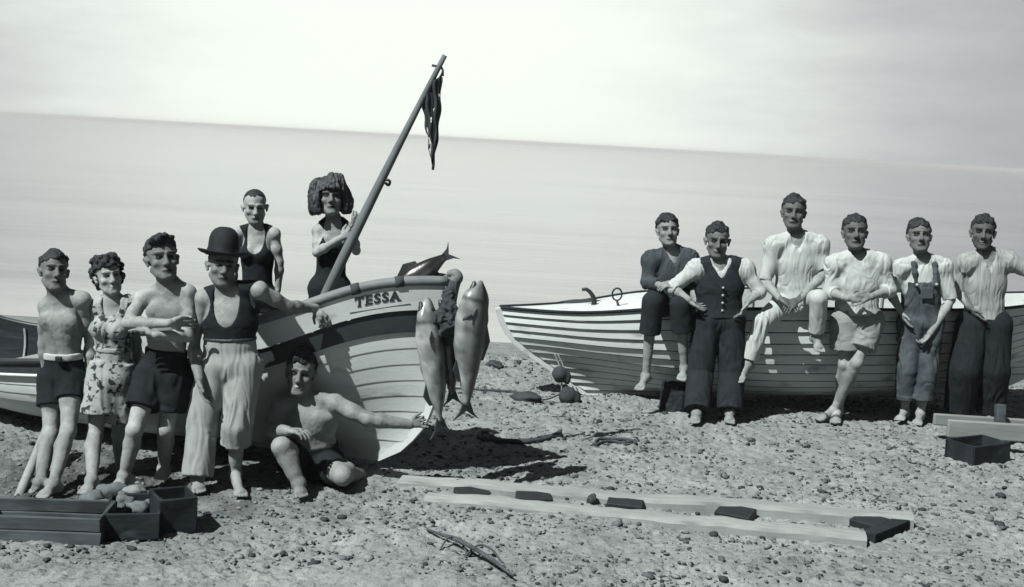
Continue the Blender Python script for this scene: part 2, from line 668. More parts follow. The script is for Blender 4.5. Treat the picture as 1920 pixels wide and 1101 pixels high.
def rocks(name, pts, sizes, mats, midx, seed):
    rs = np.random.RandomState(seed)
    bm = bmesh.new()
    bmesh.ops.create_icosphere(bm, subdivisions=1 if name == 'shingle' else 2, radius=1)
    base = np.array([v.co[:] for v in bm.verts])
    fc = np.array([[v.index for v in f.verts] for f in bm.faces])
    bm.free()
    var = []
    for k in range(14):
        q = base * (1 + 0.35 * pn(base * 1.1 + k * 7.7))[:, None]
        var.append(q)
    VV, FF, MM = [], [], []
    for i, (p, s) in enumerate(zip(pts, sizes)):
        b = var[rs.randint(14)]
        a = rs.uniform(0, 6.28)
        sc = np.array([rs.uniform(0.9, 1.6), rs.uniform(0.7, 1.1), rs.uniform(0.35, 0.7)]) * s
        q = b * sc
        ca, sa = math.cos(a), math.sin(a)
        q = np.stack([q[:, 0] * ca - q[:, 1] * sa, q[:, 0] * sa + q[:, 1] * ca, q[:, 2]], -1) + p
        VV.append(q)
        FF.append(fc + i * len(base))
        MM.append(np.full(len(fc), midx[i]))
    return mesh_from(name, np.concatenate(VV), np.concatenate(FF), mats, True, None, np.concatenate(MM))


def shingle():
    rs = np.random.RandomState(21)
    n = 36000
    v = rs.uniform(0, 1, n) ** 0.85
    y = 6.4 + 7.4 * v
    x = rs.uniform(-1, 1, n) * (y * 0.44) + 0.1
    cl = fbm(np.stack([x * 1.3, y * 1.6, x * 0], -1), 3)
    keep = rs.uniform(-0.45, 0.75, n) < cl + 0.12
    x, y = x[keep], y[keep]
    s = np.clip(rs.lognormal(-4.75, 0.5, len(x)), 0.0045, 0.045)
    z = ground_z(x, y) + s * 0.15
    mi = rs.choice(4, len(x), p=[0.28, 0.2, 0.30, 0.22])
    ms = [mat('stone_pale', 0.30, 0.85, 0.2, 40, 0.3), mat('stone_grey', 0.17, 0.85, 0.3, 40, 0.3),
          mat('stone_dark', 0.04, 0.8, 0.3, 40, 0.3), mat('stone_mid', 0.11, 0.8, 0.3, 40, 0.3)]
    o = rocks('shingle', np.stack([x, y, z], -1), s, ms, mi, 5)
    tag(o, 'pebbles and dark stones strewn over the pale sandy beach', 'shingle', kind='stuff')


def sea():
    m = bpy.data.materials.new('sea_water')
    m.use_nodes = True
    t = m.node_tree
    b = t.nodes['Principled BSDF']
    b.inputs['Base Color'].default_value = (0.17, 0.178, 0.19, 1)
    b.inputs['Roughness'].default_value = 0.12
    b.inputs['IOR'].default_value = 1.33
    co = N(t, 'ShaderNodeTexCoord')
    ms = N(t, 'ShaderNodeMapping')
    ms.inputs['Scale'].default_value = (0.018, 0.11, 1)
    L(t, co.outputs['Object'], ms.inputs[0])
    ns = N(t, 'ShaderNodeTexNoise')
    ns.inputs['Scale'].default_value = 1.0
    ns.inputs['Detail'].default_value = 8
    ns.inputs['Roughness'].default_value = 0.7
    L(t, ms.outputs[0], ns.inputs['Vector'])
    rs_ = N(t, 'ShaderNodeMapRange')
    L(t, ns.outputs[0], rs_.inputs[0])
    for i_, q_ in ((1, 0.36), (2, 0.66), (3, 0.0), (4, 1.0)):
        rs_.inputs[i_].default_value = q_
    mc = N(t, 'ShaderNodeMix', data_type='RGBA')
    L(t, rs_.outputs[0], mc.inputs['Factor'])
    mc.inputs['A'].default_value = (0.098, 0.104, 0.114, 1)
    mc.inputs['B'].default_value = (0.20, 0.208, 0.215, 1)
    # broken surf along the beach
    sx = N(t, 'ShaderNodeSeparateXYZ')
    L(t, co.outputs['Object'], sx.inputs[0])
    fo = N(t, 'ShaderNodeMapRange')
    L(t, sx.outputs['Y'], fo.inputs[0])
    for i_, q_ in ((1, 17.0), (2, 34.0), (3, 0.42), (4, -0.22)):
        fo.inputs[i_].default_value = q_
    ff = MATH(t, 'MULTIPLY', MATH(t, 'ADD', MATH(t, 'SUBTRACT', ns.outputs[0], 0.5), fo.outputs[0]), 3.0, True)
    mf = N(t, 'ShaderNodeMix', data_type='RGBA')
    L(t, ff, mf.inputs['Factor'])
    L(t, mc.outputs['Result'], mf.inputs['A'])
    mf.inputs['B'].default_value = (0.26, 0.268, 0.268, 1)
    L(t, mf.outputs['Result'], b.inputs['Base Color'])
    mp = N(t, 'ShaderNodeMapping')
    mp.inputs['Scale'].default_value = (0.06, 0.32, 1)
    L(t, co.outputs['Object'], mp.inputs[0])
    n = N(t, 'ShaderNodeTexNoise')
    n.inputs['Scale'].default_value = 1.2
    n.inputs['Detail'].default_value = 9
    n.inputs['Roughness'].default_value = 0.62
    L(t, mp.outputs[0], n.inputs['Vector'])
    bp = N(t, 'ShaderNodeBump')
    bp.inputs['Strength'].default_value = 0.35
    bp.inputs['Distance'].default_value = 0.10
    L(t, n.outputs[0], bp.inputs['Height'])
    L(t, bp.outputs[0], b.inputs['Normal'])
    V, Fc = [], []
    ys = [15, 18, 24, 40, 80, 200, 700, 1500, 3030]
    for y in ys:
        V += [(-y * 1.2 - 60, y, -1.05), (y * 1.2 + 60, y, -1.05)]
    for i in range(len(ys) - 1):
        Fc.append((2 * i, 2 * i + 1, 2 * i + 3, 2 * i + 2))
    o = mesh_from('sea', V, Fc, m, False)
    tag(o, kind='structure')



def haze():
    mb = MB()
    mb.box((0, 1480, 0.25), (5200, 0, 0), (0, 1560, 0), (0, 0, 3.05))
    m = bpy.data.materials.new('sea_haze')
    m.use_nodes = True
    t = m.node_tree
    t.nodes.remove(t.nodes['Principled BSDF'])
    v = N(t, 'ShaderNodeVolumePrincipled')
    v.inputs['Color'].default_value = (0.74, 0.76, 0.76, 1)
    v.inputs['Density'].default_value = HAZE
    L(t, v.outputs[0], t.nodes['Material Output'].inputs['Volume'])
    o = mb.build('haze', m)
    tag(o, kind='stuff')


HAZE = 0.0006
haze()


beach()
shingle()
sea()


# ------------------------------------------------------------------ clinker boats
class Hull:
    def __init__(self, origin, ang, Ln, beam, sheer, keel, stem, stern, full):
        self.o, self.L, self.beam = np.asarray(origin, float), Ln, beam
        self.ex = np.array([math.cos(ang), math.sin(ang), 0])
        # half-breadth axis pointing at the camera side
        ey = np.array([-math.sin(ang), math.cos(ang), 0])
        self.ey = ey if ey[1] < 0 else -ey
        self.sheer, self.keel, self.stem, self.stern, self.full = sheer, keel, stem, stern, full

    def _i(self, tab, x):
        return np.interp(x, [q[0] for q in tab], [q[1] for q in tab])

    def S(self, u, a, side=1, off=0.0, dz=0.0):
        """u 0 bow .. 1 stern, a 0 keel .. 1 sheer; off: outward offset"""
        u, a = np.broadcast_arrays(np.asarray(u, float), np.asarray(a, float))
        zb = self.stem[-1][1] + (self.stem[0][1] - self.stem[-1][1]) * a
        xb = np.interp(zb, [q[1] for q in self.stem[::-1]], [q[0] for q in self.stem[::-1]])
        ze = self.stern[-1][1] + (self.stern[0][1] - self.stern[-1][1]) * a
        xe = np.interp(ze, [q[1] for q in self.stern[::-1]], [q[0] for q in self.stern[::-1]])
        uu = u
        x = xb + (xe - xb) * uu
        m = np.clip(1 - (1 - np.clip(uu / 0.46, 0, 1)) ** 2.0, 0, 1)
        m2 = np.clip(1 - (1 - np.clip((1 - uu) / 0.46, 0, 1)) ** 2.0, 0, 1)
        f = m * m2
        zs = self._i(self.sheer, x)
        zk = self._i(self.keel, x)
        th = a * math.pi / 2
        fl = np.clip(f, 0, 1) ** 0.8 * self.full
        Zr = 1 - np.cos(th)
        Zs = a * (1 - fl) + (0.25 * a + 0.75 * Zr) * fl
        q = 1.0 * (1 - fl) + 0.30 * fl
        y = 0.022 + self.beam * f * np.sin(th) ** q * (1 - 0.10 * (1 - f) * (1 - a))
        endw = np.clip(np.minimum(uu, 1 - uu) / 0.24, 0, 1)
        endw = endw * endw * (3 - 2 * endw)
        zmid = zk + (zs - zk) * Zs
        zend = np.where(uu < 0.5, zb, ze)
        z = zmid * endw + zend * (1 - endw)
        y = y + off
        return (self.o + x[..., None] * self.ex + (side * y)[..., None] * self.ey + (z + dz)[..., None] * np.array([0, 0, 1]))

    def plank(self, mb, a0, a1, side, lip=0.017, nu=90, seam=0.10, side_u0=0.0, th=0.016, dz0=0, dz1=0):
        u = (1 - np.cos(np.linspace(0, math.pi, nu))) / 2
        na = 4
        rows = [self.S(u, np.full(nu, a0), side, -th, dz0), self.S(u, np.full(nu, a0), side, lip, dz0)]
        for t in (seam, 0.4, 0.7, 1.0):
            rows.append(self.S(u, np.full(nu, a0 + (a1 - a0) * t), side, lip * (1 - t) + 0.001, dz0 + (dz1 - dz0) * t))
        rows.append(self.S(u, np.full(nu, a1), side, -th, dz1))
        rows.append(rows[0])
        V = np.concatenate(rows)
        Fc = []
        for r in range(len(rows) - 1):
            for i in range(nu - 1):
                q = (r * nu + i, r * nu + i + 1, (r + 1) * nu + i + 1, (r + 1) * nu + i)
                Fc.append(q)
        k = (len(rows) - 2) * (nu - 1)
        mb.add(V, Fc[:k])
        mb.f += [[i + mb.n - len(V) for i in q] for q in Fc[k:]]
        mb.m += [1] * (len(Fc) - k)
        j = len(mb.m) - len(Fc)
        for i in range(nu - 1):
            mb.m[j + i] = 2
            if side_u0 * (nu - 1) < i:
                mb.m[j + nu - 1 + i] = 2


def fix_normals(o):
    bm = bmesh.new()
    bm.from_mesh(o.data)
    bmesh.ops.recalc_face_normals(bm, faces=bm.faces)
    bm.to_mesh(o.data)
    bm.free()


def flatshade(o):
    o.data.polygons.foreach_set('use_smooth', np.zeros(len(o.data.polygons), dtype=bool))


def boat_common(root, H, edges, pm, band=None, inner=None, lip=0.017, seam=0.10, su=0.0):
    inner = inner or pm
    mb = MB()
    n = len(edges) - 1
    for s in (1, -1):
        for i in range(n):
            if band is not None and i == n - 1:
                continue
            H.plank(mb, edges[i], edges[i + 1], s, lip, seam=seam, side_u0=su)
    o = mb.build('planking', [pm, inner, SEAM], root)
    fix_normals(o)
    if band is not None:
        mb = MB()
        for s in (1, -1):
            H.plank(mb, edges[-2], edges[-1], s, lip=0.018)
        o = mb.build('painted_strake', [band, inner, band], root)
        fix_normals(o)
    # keel, stem and sternpost as one swept bar
    pts = []
    aa = np.linspace(1, 0, 14)
    for q in H.S(np.zeros(14), aa, 1, -0.022):
        pts.append(q)
    for q in H.S(np.linspace(0.03, 0.97, 30), np.zeros(30), 1, -0.022):
        pts.append(q)
    for q in H.S(np.ones(14), aa[::-1], 1, -0.022):
        pts.append(q)
    pts = np.array(pts)
    mb = MB()
    T = np.gradient(pts, axis=0)
    T /= np.linalg.norm(T, axis=1)[:, None]
    V = []
    for p, t in zip(pts, T):
        nrm = np.cross(t, H.ey)
        nrm = unit(nrm)
        if nrm[2] > 0.01 and abs(t[2]) < 0.5:
            nrm = -nrm
        for sy, sn in ((-1, -0.3), (1, -0.3), (1, 1), (-1, 1)):
            V.append(p + H.ey * sy * 0.026 + nrm * sn * 0.05 * (1 if np.dot(nrm, p - pts.mean(0)) > 0 else -1))
    Fc = []
    for i in range(len(pts) - 1):
        for k in range(4):
            Fc.append((i * 4 + k, i * 4 + (k + 1) % 4, i * 4 + 4 + (k + 1) % 4, i * 4 + 4 + k))
    Fc += [(0, 1, 2, 3), tuple(4 * (len(pts) - 1) + k for k in (3, 2, 1, 0))]
    mb.add(V, Fc)
    o = mb.build('keel', pm, root)
    fix_normals(o)
    # thwarts
    for u in (0.36, 0.52, 0.68):
        c1, c2 = H.S(np.array([u]), np.array([0.80]), 1, -0.02)[0], H.S(np.array([u]), np.array([0.80]), -1, -0.02)[0]
        MB().bar(c1, c2, 0.22, 0.03).build('thwart', WOODP, root, bevel=0.004)
    # frames inside
    mb = MB()
    for u in np.linspace(0.1, 0.9, 15):
        for s in (1, -1):
            p = H.S(np.full(9, u), np.linspace(0.05, 0.97, 9), s, -0.028)
            mb.tube(p, 0.012, 6)
    mb.build('frames', WOODP, root)
    mb = MB()
    # bottom boards
    u = np.linspace(0.2, 0.8, 20)
    for k in range(6):
        a = 0.30
        p1, p2 = H.S(u, np.full(20, a), 1, -0.05, 0.02), H.S(u, np.full(20, a), -1, -0.05, 0.02)
        t0, t1 = k / 6 + 0.01, (k + 1) / 6 - 0.01
        A, B = p1 + (p2 - p1) * t0, p1 + (p2 - p1) * t1
        V = np.concatenate([A, B, A - [0, 0, 0.02], B - [0, 0, 0.02]])
        Fc = []
        for i in range(19):
            Fc += [(i, i + 1, 20 + i + 1, 20 + i), (40 + i, 60 + i, 60 + i + 1, 40 + i + 1), (i, 40 + i, 40 + i + 1, i + 1),
                   (20 + i, 20 + i + 1, 60 + i + 1, 60 + i)]
        mb.add(V, Fc)
    mb.build('bottom_boards', WOODP, root)


# --- the boat with the name on its bow
BOW = P(852, 522, 8.5)
TA = math.pi - R(20)
H1 = Hull((BOW[0], BOW[1], 0), TA, 5.3, 0.74,
          [(0, 1.175), (0.2, 1.11), (0.35, 1.062), (0.8, 0.94), (1.45, 0.80), (2.3, 0.68), (3.3, 0.56), (4.4, 0.58), (5.3, 0.8)],
          [(0, 0.13), (0.5, 0.10), (1.2, 0.07), (4.2, 0.07), (5.0, 0.12), (5.3, 0.2)],
          [(0.03, 1.19), (0.06, 0.95), (0.11, 0.65), (0.20, 0.38), (0.34, 0.2), (0.52, 0.10)],
          [(5.3, 0.82), (5.26, 0.7), (5.2, 0.5), (5.1, 0.25), (4.95, 0.12)], 0.85)
tessa = empty('clinker_boat', (BOW[0] - 2.4, BOW[1] + 0.9, 0.0),
              'white clinker boat with dark band and TESSA painted on its raised bow', 'boat')
EDG = list(np.linspace(0.0, 0.86, 9)) + [1.0]
boat_common(tessa, H1, EDG, PAINT, BAND, WOODD, 0.005, 0.05, 0.62)


def wash(side, u0_, u1_, name, hgt):
    nu = 60
    u = np.linspace(u0_, u1_, nu)
    one = np.ones(nu)
    h = hgt * np.clip((u1_ - u) / 0.03, 0.0, 1) ** 0.5
    rows = [H1.S(u, one, side, 0.0, 0.004), H1.S(u, one, side, 0.022, 0.004)]
    for t in (0.33, 0.66, 1.0):
        q = H1.S(u, one, side, 0.020 + 0.02 * t)
        q[:, 2] += h * t
        rows.append(q)
    q = H1.S(u, one, side, 0.018)
    q[:, 2] += h
    rows.append(q)
    rows.append(rows[0])
    V = np.concatenate(rows)
    Fc = [(r * nu + i, r * nu + i + 1, (r + 1) * nu + i + 1, (r + 1) * nu + i) for r in range(len(rows) - 1) for i in range(nu - 1)]
    n0 = len(V)
    Fc += [tuple(r * nu for r in range(6)), tuple(r * nu + nu - 1 for r in range(5, -1, -1))]
    o = MB().add(V, Fc).build(name, PAINT, tessa)
    fix_normals(o)
    return o


WH = 0.195
wash(1, 0.004, 0.50, 'raised_strake', WH)
wash(-1, 0.004, 0.50, 'raised_strake', WH)
for s in (1, -1):
    u = np.linspace(0.0, 0.49, 50)
    p = H1.S(u, np.ones(50), s, 0.02)
    p[:, 2] += WH + 0.012
    MB().tube(p, [0.036, 0.036, 0.03], 10).build('fender_rail', RAIL, tessa, True)
    u = np.linspace(0.47, 0.995, 50)
    p = H1.S(u, np.ones(50), s, 0.012)
    p[:, 2] += 0.008
    MB().tube(p, 0.022, 8).build('gunwale', BAND, tessa, True)
    u = np.linspace(0.30, 0.99, 50)
    p = H1.S(u, np.full(50, 0.868), s, 0.022)
    MB().tube(p, 0.013, 6).build('rubbing_strip', PAINT, tessa, True)
# foredeck
nu = 24
u = np.linspace(0.01, 0.20, nu)
a_, b_ = H1.S(u, np.ones(nu), 1, -0.01), H1.S(u, np.ones(nu), -1, -0.01)
a_[:, 2] += 0.14
b_[:, 2] += 0.14
V = np.concatenate([a_, b_, a_ - [0, 0, 0.02], b_ - [0, 0, 0.02]])
Fc = []
for i in range(nu - 1):
    Fc += [(i, i + 1, nu + i + 1, nu + i), (2 * nu + i, 3 * nu + i, 3 * nu + i + 1, 2 * nu + i + 1)]
Fc.append((nu - 1, 2 * nu - 1, 4 * nu - 1, 3 * nu - 1))
o = MB().add(V, Fc).build('foredeck', WOOD, tessa)
fix_normals(o)
# stem head: a rounded knob with an iron band
sh = H1.S(np.array([0.0]), np.array([1.0]), 1, -0.022)[0]
o = MB().tube([sh + [0, 0, -0.05], sh + [0.012, -0.005, 0.10], sh + [0.03, -0.01, 0.2], sh + [0.05, -0.015, 0.235], sh + [0.03, -0.01, 0.26], sh + [-0.02, 0.005, 0.255]],
              [0.04, 0.045, 0.045, 0.04, 0.035, 0.02], 10, 0, 6).build('stem_head', RAIL, tessa, True)
for k in (0, 1):
    q = H1.S(np.array([0.05 + 0.05 * k]), np.array([1.0]), 1, 0.02)[0] + [0, 0, WH + 0.012]
    q2 = H1.S(np.array([0.06 + 0.05 * k]), np.array([1.0]), 1, 0.02)[0] + [0, 0, WH + 0.012]
    MB().tube([q, q2], 0.041, 10).build('rail_lashing', ROPE, tessa, True)


# name lettering laid on the strake
def lettering():
    cu = bpy.data.curves.new('lettering', 'FONT')
    cu.body = 'TESSA'
    cu.size = 1.0
    cu.offset = 0.028
    cu.extrude = 0.02
    cu.space_character = 1.18
    t = bpy.data.objects.new('tmp', cu)
    SC.collection.objects.link(t)
    dg = bpy.context.evaluated_depsgraph_get()
    dg.update()
    me = t.evaluated_get(dg).to_mesh()
    V = np.array([v.co[:] for v in me.vertices])
    Fc = [tuple(p.vertices) for p in me.polygons]
    t.evaluated_get(dg).to_mesh_clear()
    bpy.data.objects.remove(t)
    # slab serifs on T, E and A
    x0_, x1_ = V[:, 0].min(), V[:, 0].max()
    hh = V[:, 1].max()
    mb = MB()
    mb.add(V, Fc)
    W = (x1_ - x0_)

    def bx(xa, xb, ya, yb):
        mb.box(((xa + xb) / 2, (ya + yb) / 2, 0.002), ((xb - xa) / 2, 0, 0), (0, (yb - ya) / 2, 0), (0, 0, 0.022))
    # T foot, T arm tips
    bx(x0_ + W * 0.055, x0_ + W * 0.135, -0.03, 0.06)
    bx(x0_ - W * 0.005, x0_ + W * 0.018, hh - 0.24, hh - 0.02)
    bx(x0_ + W * 0.165, x0_ + W * 0.188, hh - 0.24, hh - 0.02)
    # A feet
    bx(x1_ - W * 0.215, x1_ - W * 0.13, -0.03, 0.05)
    bx(x1_ - W * 0.075, x1_ + W * 0.012, -0.03, 0.05)
    # E
    bx(x0_ + W * 0.215, x0_ + W * 0.26, -0.03, 0.06)
    bx(x0_ + W * 0.215, x0_ + W * 0.26, hh - 0.07, hh + 0.02)
    # the scored line under the name
    bx(x0_ - W * 0.12, x1_ + W * 0.22, -0.34, -0.30)
    A = np.concatenate(mb.v)
    tx = (A[:, 0] - x0_) / W
    uu = 0.104 + (0.052 - 0.104) * tx
    hz = 0.080 + (A[:, 1] / hh) * 0.066
    Wd = H1.S(uu, np.ones(len(uu)), 1, 0.0)
    out = 0.022 + 0.02 * hz / WH + 0.0015 + A[:, 2] * 0.06
    Wd = Wd + out[:, None] * H1.ey
    Wd[:, 2] += hz
    o = mesh_from('boat_name', Wd, mb.f, LETTER, False, tessa)
    fix_normals(o)


lettering()

# --- the second boat
B2 = P(938, 581, 11.56)
A2 = math.atan(0.15)
H2 = Hull((B2[0], B2[1], 0), A2, 6.1, 0.70,
          [(0, 0.82), (0.7, 0.86), (1.5, 0.945), (2.8, 1.01), (4.2, 1.035), (5.4, 1.07), (6.1, 1.15)],
          [(0, 0.08), (0.9, 0.05), (1.6, 0.06), (4.3, 0.14), (5.2, 0.25), (6.1, 0.45)],
          [(0.0, 0.82), (0.05, 0.68), (0.13, 0.55), (0.30, 0.42), (0.52, 0.28), (0.70, 0.14), (0.86, 0.05)],
          [(6.1, 1.15), (6.05, 0.95), (5.9, 0.7), (5.6, 0.45), (5.2, 0.25)], 0.9)
boat2 = empty('clinker_boat', (B2[0] + 3, B2[1] + 0.7, 0), 'white clinker boat with dark plank seams, bow pointing left, men leaning along it', 'boat')
boat_common(boat2, H2, list(np.linspace(0, 1, 12)), PAINT2)
for s in (1, -1):
    u = np.linspace(0.0, 1.0, 70)
    p = H2.S(u, np.ones(70), s, 0.012)
    p[:, 2] += 0.004
    MB().tube(p, 0.015, 8).build('gunwale', WOODD, boat2, True)
nu = 24
u = np.linspace(0.01, 0.27, nu)
a_, b_ = H2.S(u, np.ones(nu), 1, -0.012), H2.S(u, np.ones(nu), -1, -0.012)
V = np.concatenate([a_, b_, a_ - [0, 0, 0.02], b_ - [0, 0, 0.02]])
Fc = []
for i in range(nu - 1):
    Fc += [(i, i + 1, nu + i + 1, nu + i), (2 * nu + i, 3 * nu + i, 3 * nu + i + 1, 2 * nu + i + 1)]
Fc.append((nu - 1, 2 * nu - 1, 4 * nu - 1, 3 * nu - 1))
o = MB().add(V, Fc).build('foredeck', PAINT2, boat2)
fix_normals(o)

#PEOPLE
# ------------------------------------------------------------------ people
def hand(Fd, wr, tip, pn_, s, side, curl=0.35):
    """five separate fingers; side +1: thumb on the +w side"""
    d = unit(tip - wr)
    nrm = unit(np.asarray(pn_) - d * np.dot(pn_, d))      # the way the palm faces
    wv = np.cross(d, nrm)                                  # across the palm
    kn = wr + d * 0.085 * s
    Fd.cone(wr, wr + d * 0.05 * s, 0.025 * s, 0.030 * s, 0.01, sq=(nrm, 0.6))
    Fd.cone(wr + d * 0.045 * s - wv * 0.018 * s, kn - wv * 0.022 * s, 0.017 * s, 0.013 * s, 0.012)
    Fd.cone(wr + d * 0.045 * s + wv * 0.012 * s, kn + wv * 0.022 * s, 0.018 * s, 0.013 * s, 0.012)
    for j, (o, ln) in enumerate(((-0.036, 0.062), (-0.013, 0.080), (0.012, 0.085), (0.036, 0.076))):
        a = kn + wv * (o * s * 0.92)
        sp = unit(d + wv * o * 2.6)
        c = curl * (1.0 + 0.15 * (1.5 - j))
        d1 = unit(sp * math.cos(c) + nrm * math.sin(c))
        d2 = unit(sp * math.cos(2.1 * c) + nrm * math.sin(2.1 * c))
        d3 = unit(sp * math.cos(3.0 * c) + nrm * math.sin(3.0 * c))
        b = a + d1 * ln * 0.48 * s
        e = b + d2 * ln * 0.32 * s
        f = e + d3 * ln * 0.24 * s
        Fd.cone(a - sp * 0.012 * s, b, 0.0098 * s, 0.0088 * s, 0.004)
        Fd.cone(b, e, 0.0088 * s, 0.0082 * s, 0.002)
        Fd.cone(e, f, 0.0082 * s, 0.0070 * s, 0.002)
    t0 = wr + d * 0.025 * s + wv * side * 0.022 * s
    t1 = t0 + unit(d * 0.75 + wv * side * 0.75 + nrm * 0.35) * 0.042 * s
    t2 = t1 + unit(d * 0.9 + wv * side * 0.35 + nrm * 0.3) * 0.036 * s
    Fd.cone(t0, t1, 0.016 * s, 0.0115 * s, 0.008)
    Fd.cone(t1, t2, 0.0112 * s, 0.0088 * s, 0.003)


def foot(Fd, an, toe, s, side):
    fd = toe - an
    fd[2] = fd[2] * 0.6
    fd = unit(fd)
    upv = unit(np.array([0, 0, 1.0]) - fd * fd[2])
    wv = np.cross(fd, upv)
    heel = an - fd * 0.035 * s - upv * 0.048 * s
    ball = toe - fd * 0.045 * s
    ball = ball + upv * 0.004
    Fd.cone(an, heel, 0.036 * s, 0.032 * s, 0.02)
    Fd.cone(an + fd * 0.01, ball, 0.036 * s, 0.022 * s, 0.025)
    Fd.cone(heel, ball, 0.030 * s, 0.026 * s, 0.02, sq=(upv, 0.8))
    Fd.ell(ball, (0.032 * s, 0.045 * s, 0.020 * s), np.stack([fd, wv, upv]), 0.015)
    for j, (o, ln, r) in enumerate(((-0.034, 0.034, 0.014), (-0.012, 0.038, 0.0105), (0.006, 0.034, 0.010), (0.022, 0.028, 0.0095), (0.037, 0.021, 0.009))):
        b = ball + wv * o * s * side + fd * 0.018 * s - upv * 0.006
        Fd.cone(b, b + fd * ln * s, r * s, r * 0.85 * s, 0.004)


class Body:
    def __init__(self, sp):
        self.sp = sp
        y0 = sp['y']
        s = self.s = sp.get('s', 1.0)
        self.fem = sp.get('fem', 0)
        J = self.J = {}
        for k, q in sp['j'].items():
            if len(q) > 2 and q[2] == 'g':
                z = 0.085 * s if k[0] == 'a' else 0.028 * s
                J[k] = G(q[0], q[1] - (0 if k[0] == 't' else 0), z)
            else:
                J[k] = P(q[0], q[1], y0 + (q[2] if len(q) > 2 else 0))
        self.mid = (J['hA'] + J['hB']) / 2
        self.upv = unit(J['nk'] - self.mid)
        ac = J['sB'] - J['sA']
        self.ac = unit(ac - self.upv * np.dot(ac, self.upv))
        self.fwd = np.cross(self.ac, self.upv)
        self.T = np.linalg.norm(J['nk'] - self.mid)
        self.wf = np.clip(np.linalg.norm(ac) / (0.345 * s), 0.88, 1.25)
        self.M = np.stack([self.ac, self.fwd, self.upv])
        yaw, pit, til = [R(q) for q in sp.get('head', (0, 0, 0))]
        # head frame: x to the viewer's right, y out of the face, z up
        hx, hy, hz = np.array([1.0, 0, 0]), np.array([0, -1.0, 0]), np.array([0, 0, 1.0])
        vv = CAM - J['hd']
        az = math.atan2(vv[0], -vv[1])
        M1 = rot((0, 0, 1), az + yaw)
        hx, hy = M1 @ hx, M1 @ hy
        M2 = rot(hx, pit)
        hy, hz = M2 @ hy, M2 @ hz
        M3 = rot(hy, til)
        self.hx, self.hy, self.hz = M3 @ hx, hy, M3 @ hz
        self.hs = sp.get('hs', 1.0) * s * 1.06
        J['hd'] = J['hd'] - np.array([0, 0, 0.012]) * s
        self.HM = np.stack([self.hx, self.hy, self.hz])

    def t(self, a, f, u):
        """a point of the torso: across, forward (metres), u along the spine 0..1"""
        return self.mid + self.ac * a * self.s * self.wf + self.fwd * f * self.s + self.upv * u * self.T

    def h(self, x, y, z):
        return self.J['hd'] + (self.hx * x + self.hy * y + self.hz * z) * self.hs

    def box(self, keys, m):
        q = np.array([self.J[k] for k in keys])
        return q.min(0) - m, q.max(0) + m

    def torso(self, F, d=0.0, k=0.035, lo=-1, delt=True):
        s, w, M, J = self.s, self.wf, self.M, self.J
        bul = self.sp.get('bulk', 1.0)
        sc = np.array([w * bul, bul, self.T / (0.53 * s)]) * s
        fm = self.fem

        def E(a, f, u, r):
            F.ell(self.t(a, f, u), np.array(r) * sc + d, M, k)
        E(0, -0.005, 0.03, (0.168 - 0.006 * fm, 0.112, 0.115))
        E(0, -0.008, 0.27, (0.142 - 0.022 * fm, 0.096 - 0.008 * fm, 0.15))
        E(0, -0.012, 0.58, (0.156 - 0.022 * fm, 0.106 - 0.012 * fm, 0.17))
        E(0, -0.018, 0.80, (0.150 - 0.015 * fm, 0.088 - 0.008 * fm, 0.10))
        for q in (-1, 1):
            if fm:
                E(q * 0.068, 0.070, 0.65, (0.056, 0.046, 0.052))
            else:
                E(q * 0.074, 0.064, 0.715, (0.080, 0.030, 0.052)) if self.sp.get('bare') else None
            E(q * 0.078, -0.055, -0.02, (0.085, 0.085, 0.095))
        for q in ('sA', 'sB'):
            F.cone(J['nk'] + self.upv * 0.01, J[q] + self.upv * 0.012, (0.046 - 0.006 * fm) * s + d, (0.046 - 0.006 * fm) * s + d, k)
            if delt:
                F.ell(J[q] - self.upv * 0.006, (0.053 - 0.008 * fm) * s + d, None, 0.035)

    def head(self, F):
        H, hs = self.HM, self.hs
        rv = np.random.RandomState(int(abs(self.J['hd'][0]) * 977) % 9999)
        wx, wz, ny, jw = 1 + rv.uniform(-.06, .07), 1 + rv.uniform(-.05, .05), rv.uniform(-.006, .008), 1 + rv.uniform(-.12, .16) - 0.14 * self.fem

        def q(x, y, z):
            return self.h(x * wx * (jw if z < -0.05 and abs(x) > 0.015 else 1), y + (ny if y > 0.100 else 0), z * (wz if z < 0 else 1))

        def E(x, y, z, r, k=0.012, cut=False):
            F.ell(q(x, y, z), np.array(r) * hs * np.ones(3), H, k, cut)

        def C(a, b, ra, rb, k=0.008):
            F.cone(q(*a), q(*b), ra * hs, rb * hs, k)
        E(0, -0.012, 0.040, (0.078, 0.095, 0.082), 0.02)
        E(0, 0.026, -0.030, (0.064, 0.062, 0.082), 0.025)
        E(0, 0.038, -0.080, (0.052, 0.046, 0.032), 0.02)
        C((-0.053, 0.0, -0.050), (-0.020, 0.064, -0.098), 0.018, 0.016, 0.02)
        C((0.053, 0.0, -0.050), (0.020, 0.064, -0.098), 0.018, 0.016, 0.02)
        E(0, 0.074, -0.099, (0.023, 0.015, 0.015), 0.016)
        for m in (-1, 1):
            E(m * 0.032, 0.096, 0.004, (0.021, 0.020, 0.0125), 0.010, True)
            C((m * 0.012, 0.089, 0.025), (m * 0.048, 0.077, 0.026), 0.0095, 0.008, 0.010)
            E(m * 0.043, 0.060, -0.024, (0.020, 0.020, 0.016), 0.02)
            E(m * 0.031, 0.070, 0.004, (0.0145, 0.0135, 0.0125), 0.004)
            E(m * 0.012, 0.098, -0.036, (0.009, 0.011, 0.008), 0.006)
            F.cone(q(m * 0.074, 0.004, 0.0), q(m * 0.084, -0.012, 0.013), 0.011 * hs, 0.012 * hs, 0.005)
            F.cone(q(m * 0.083, -0.011, 0.011), q(m * 0.077, 0.004, -0.026), 0.012 * hs, 0.008 * hs, 0.005)
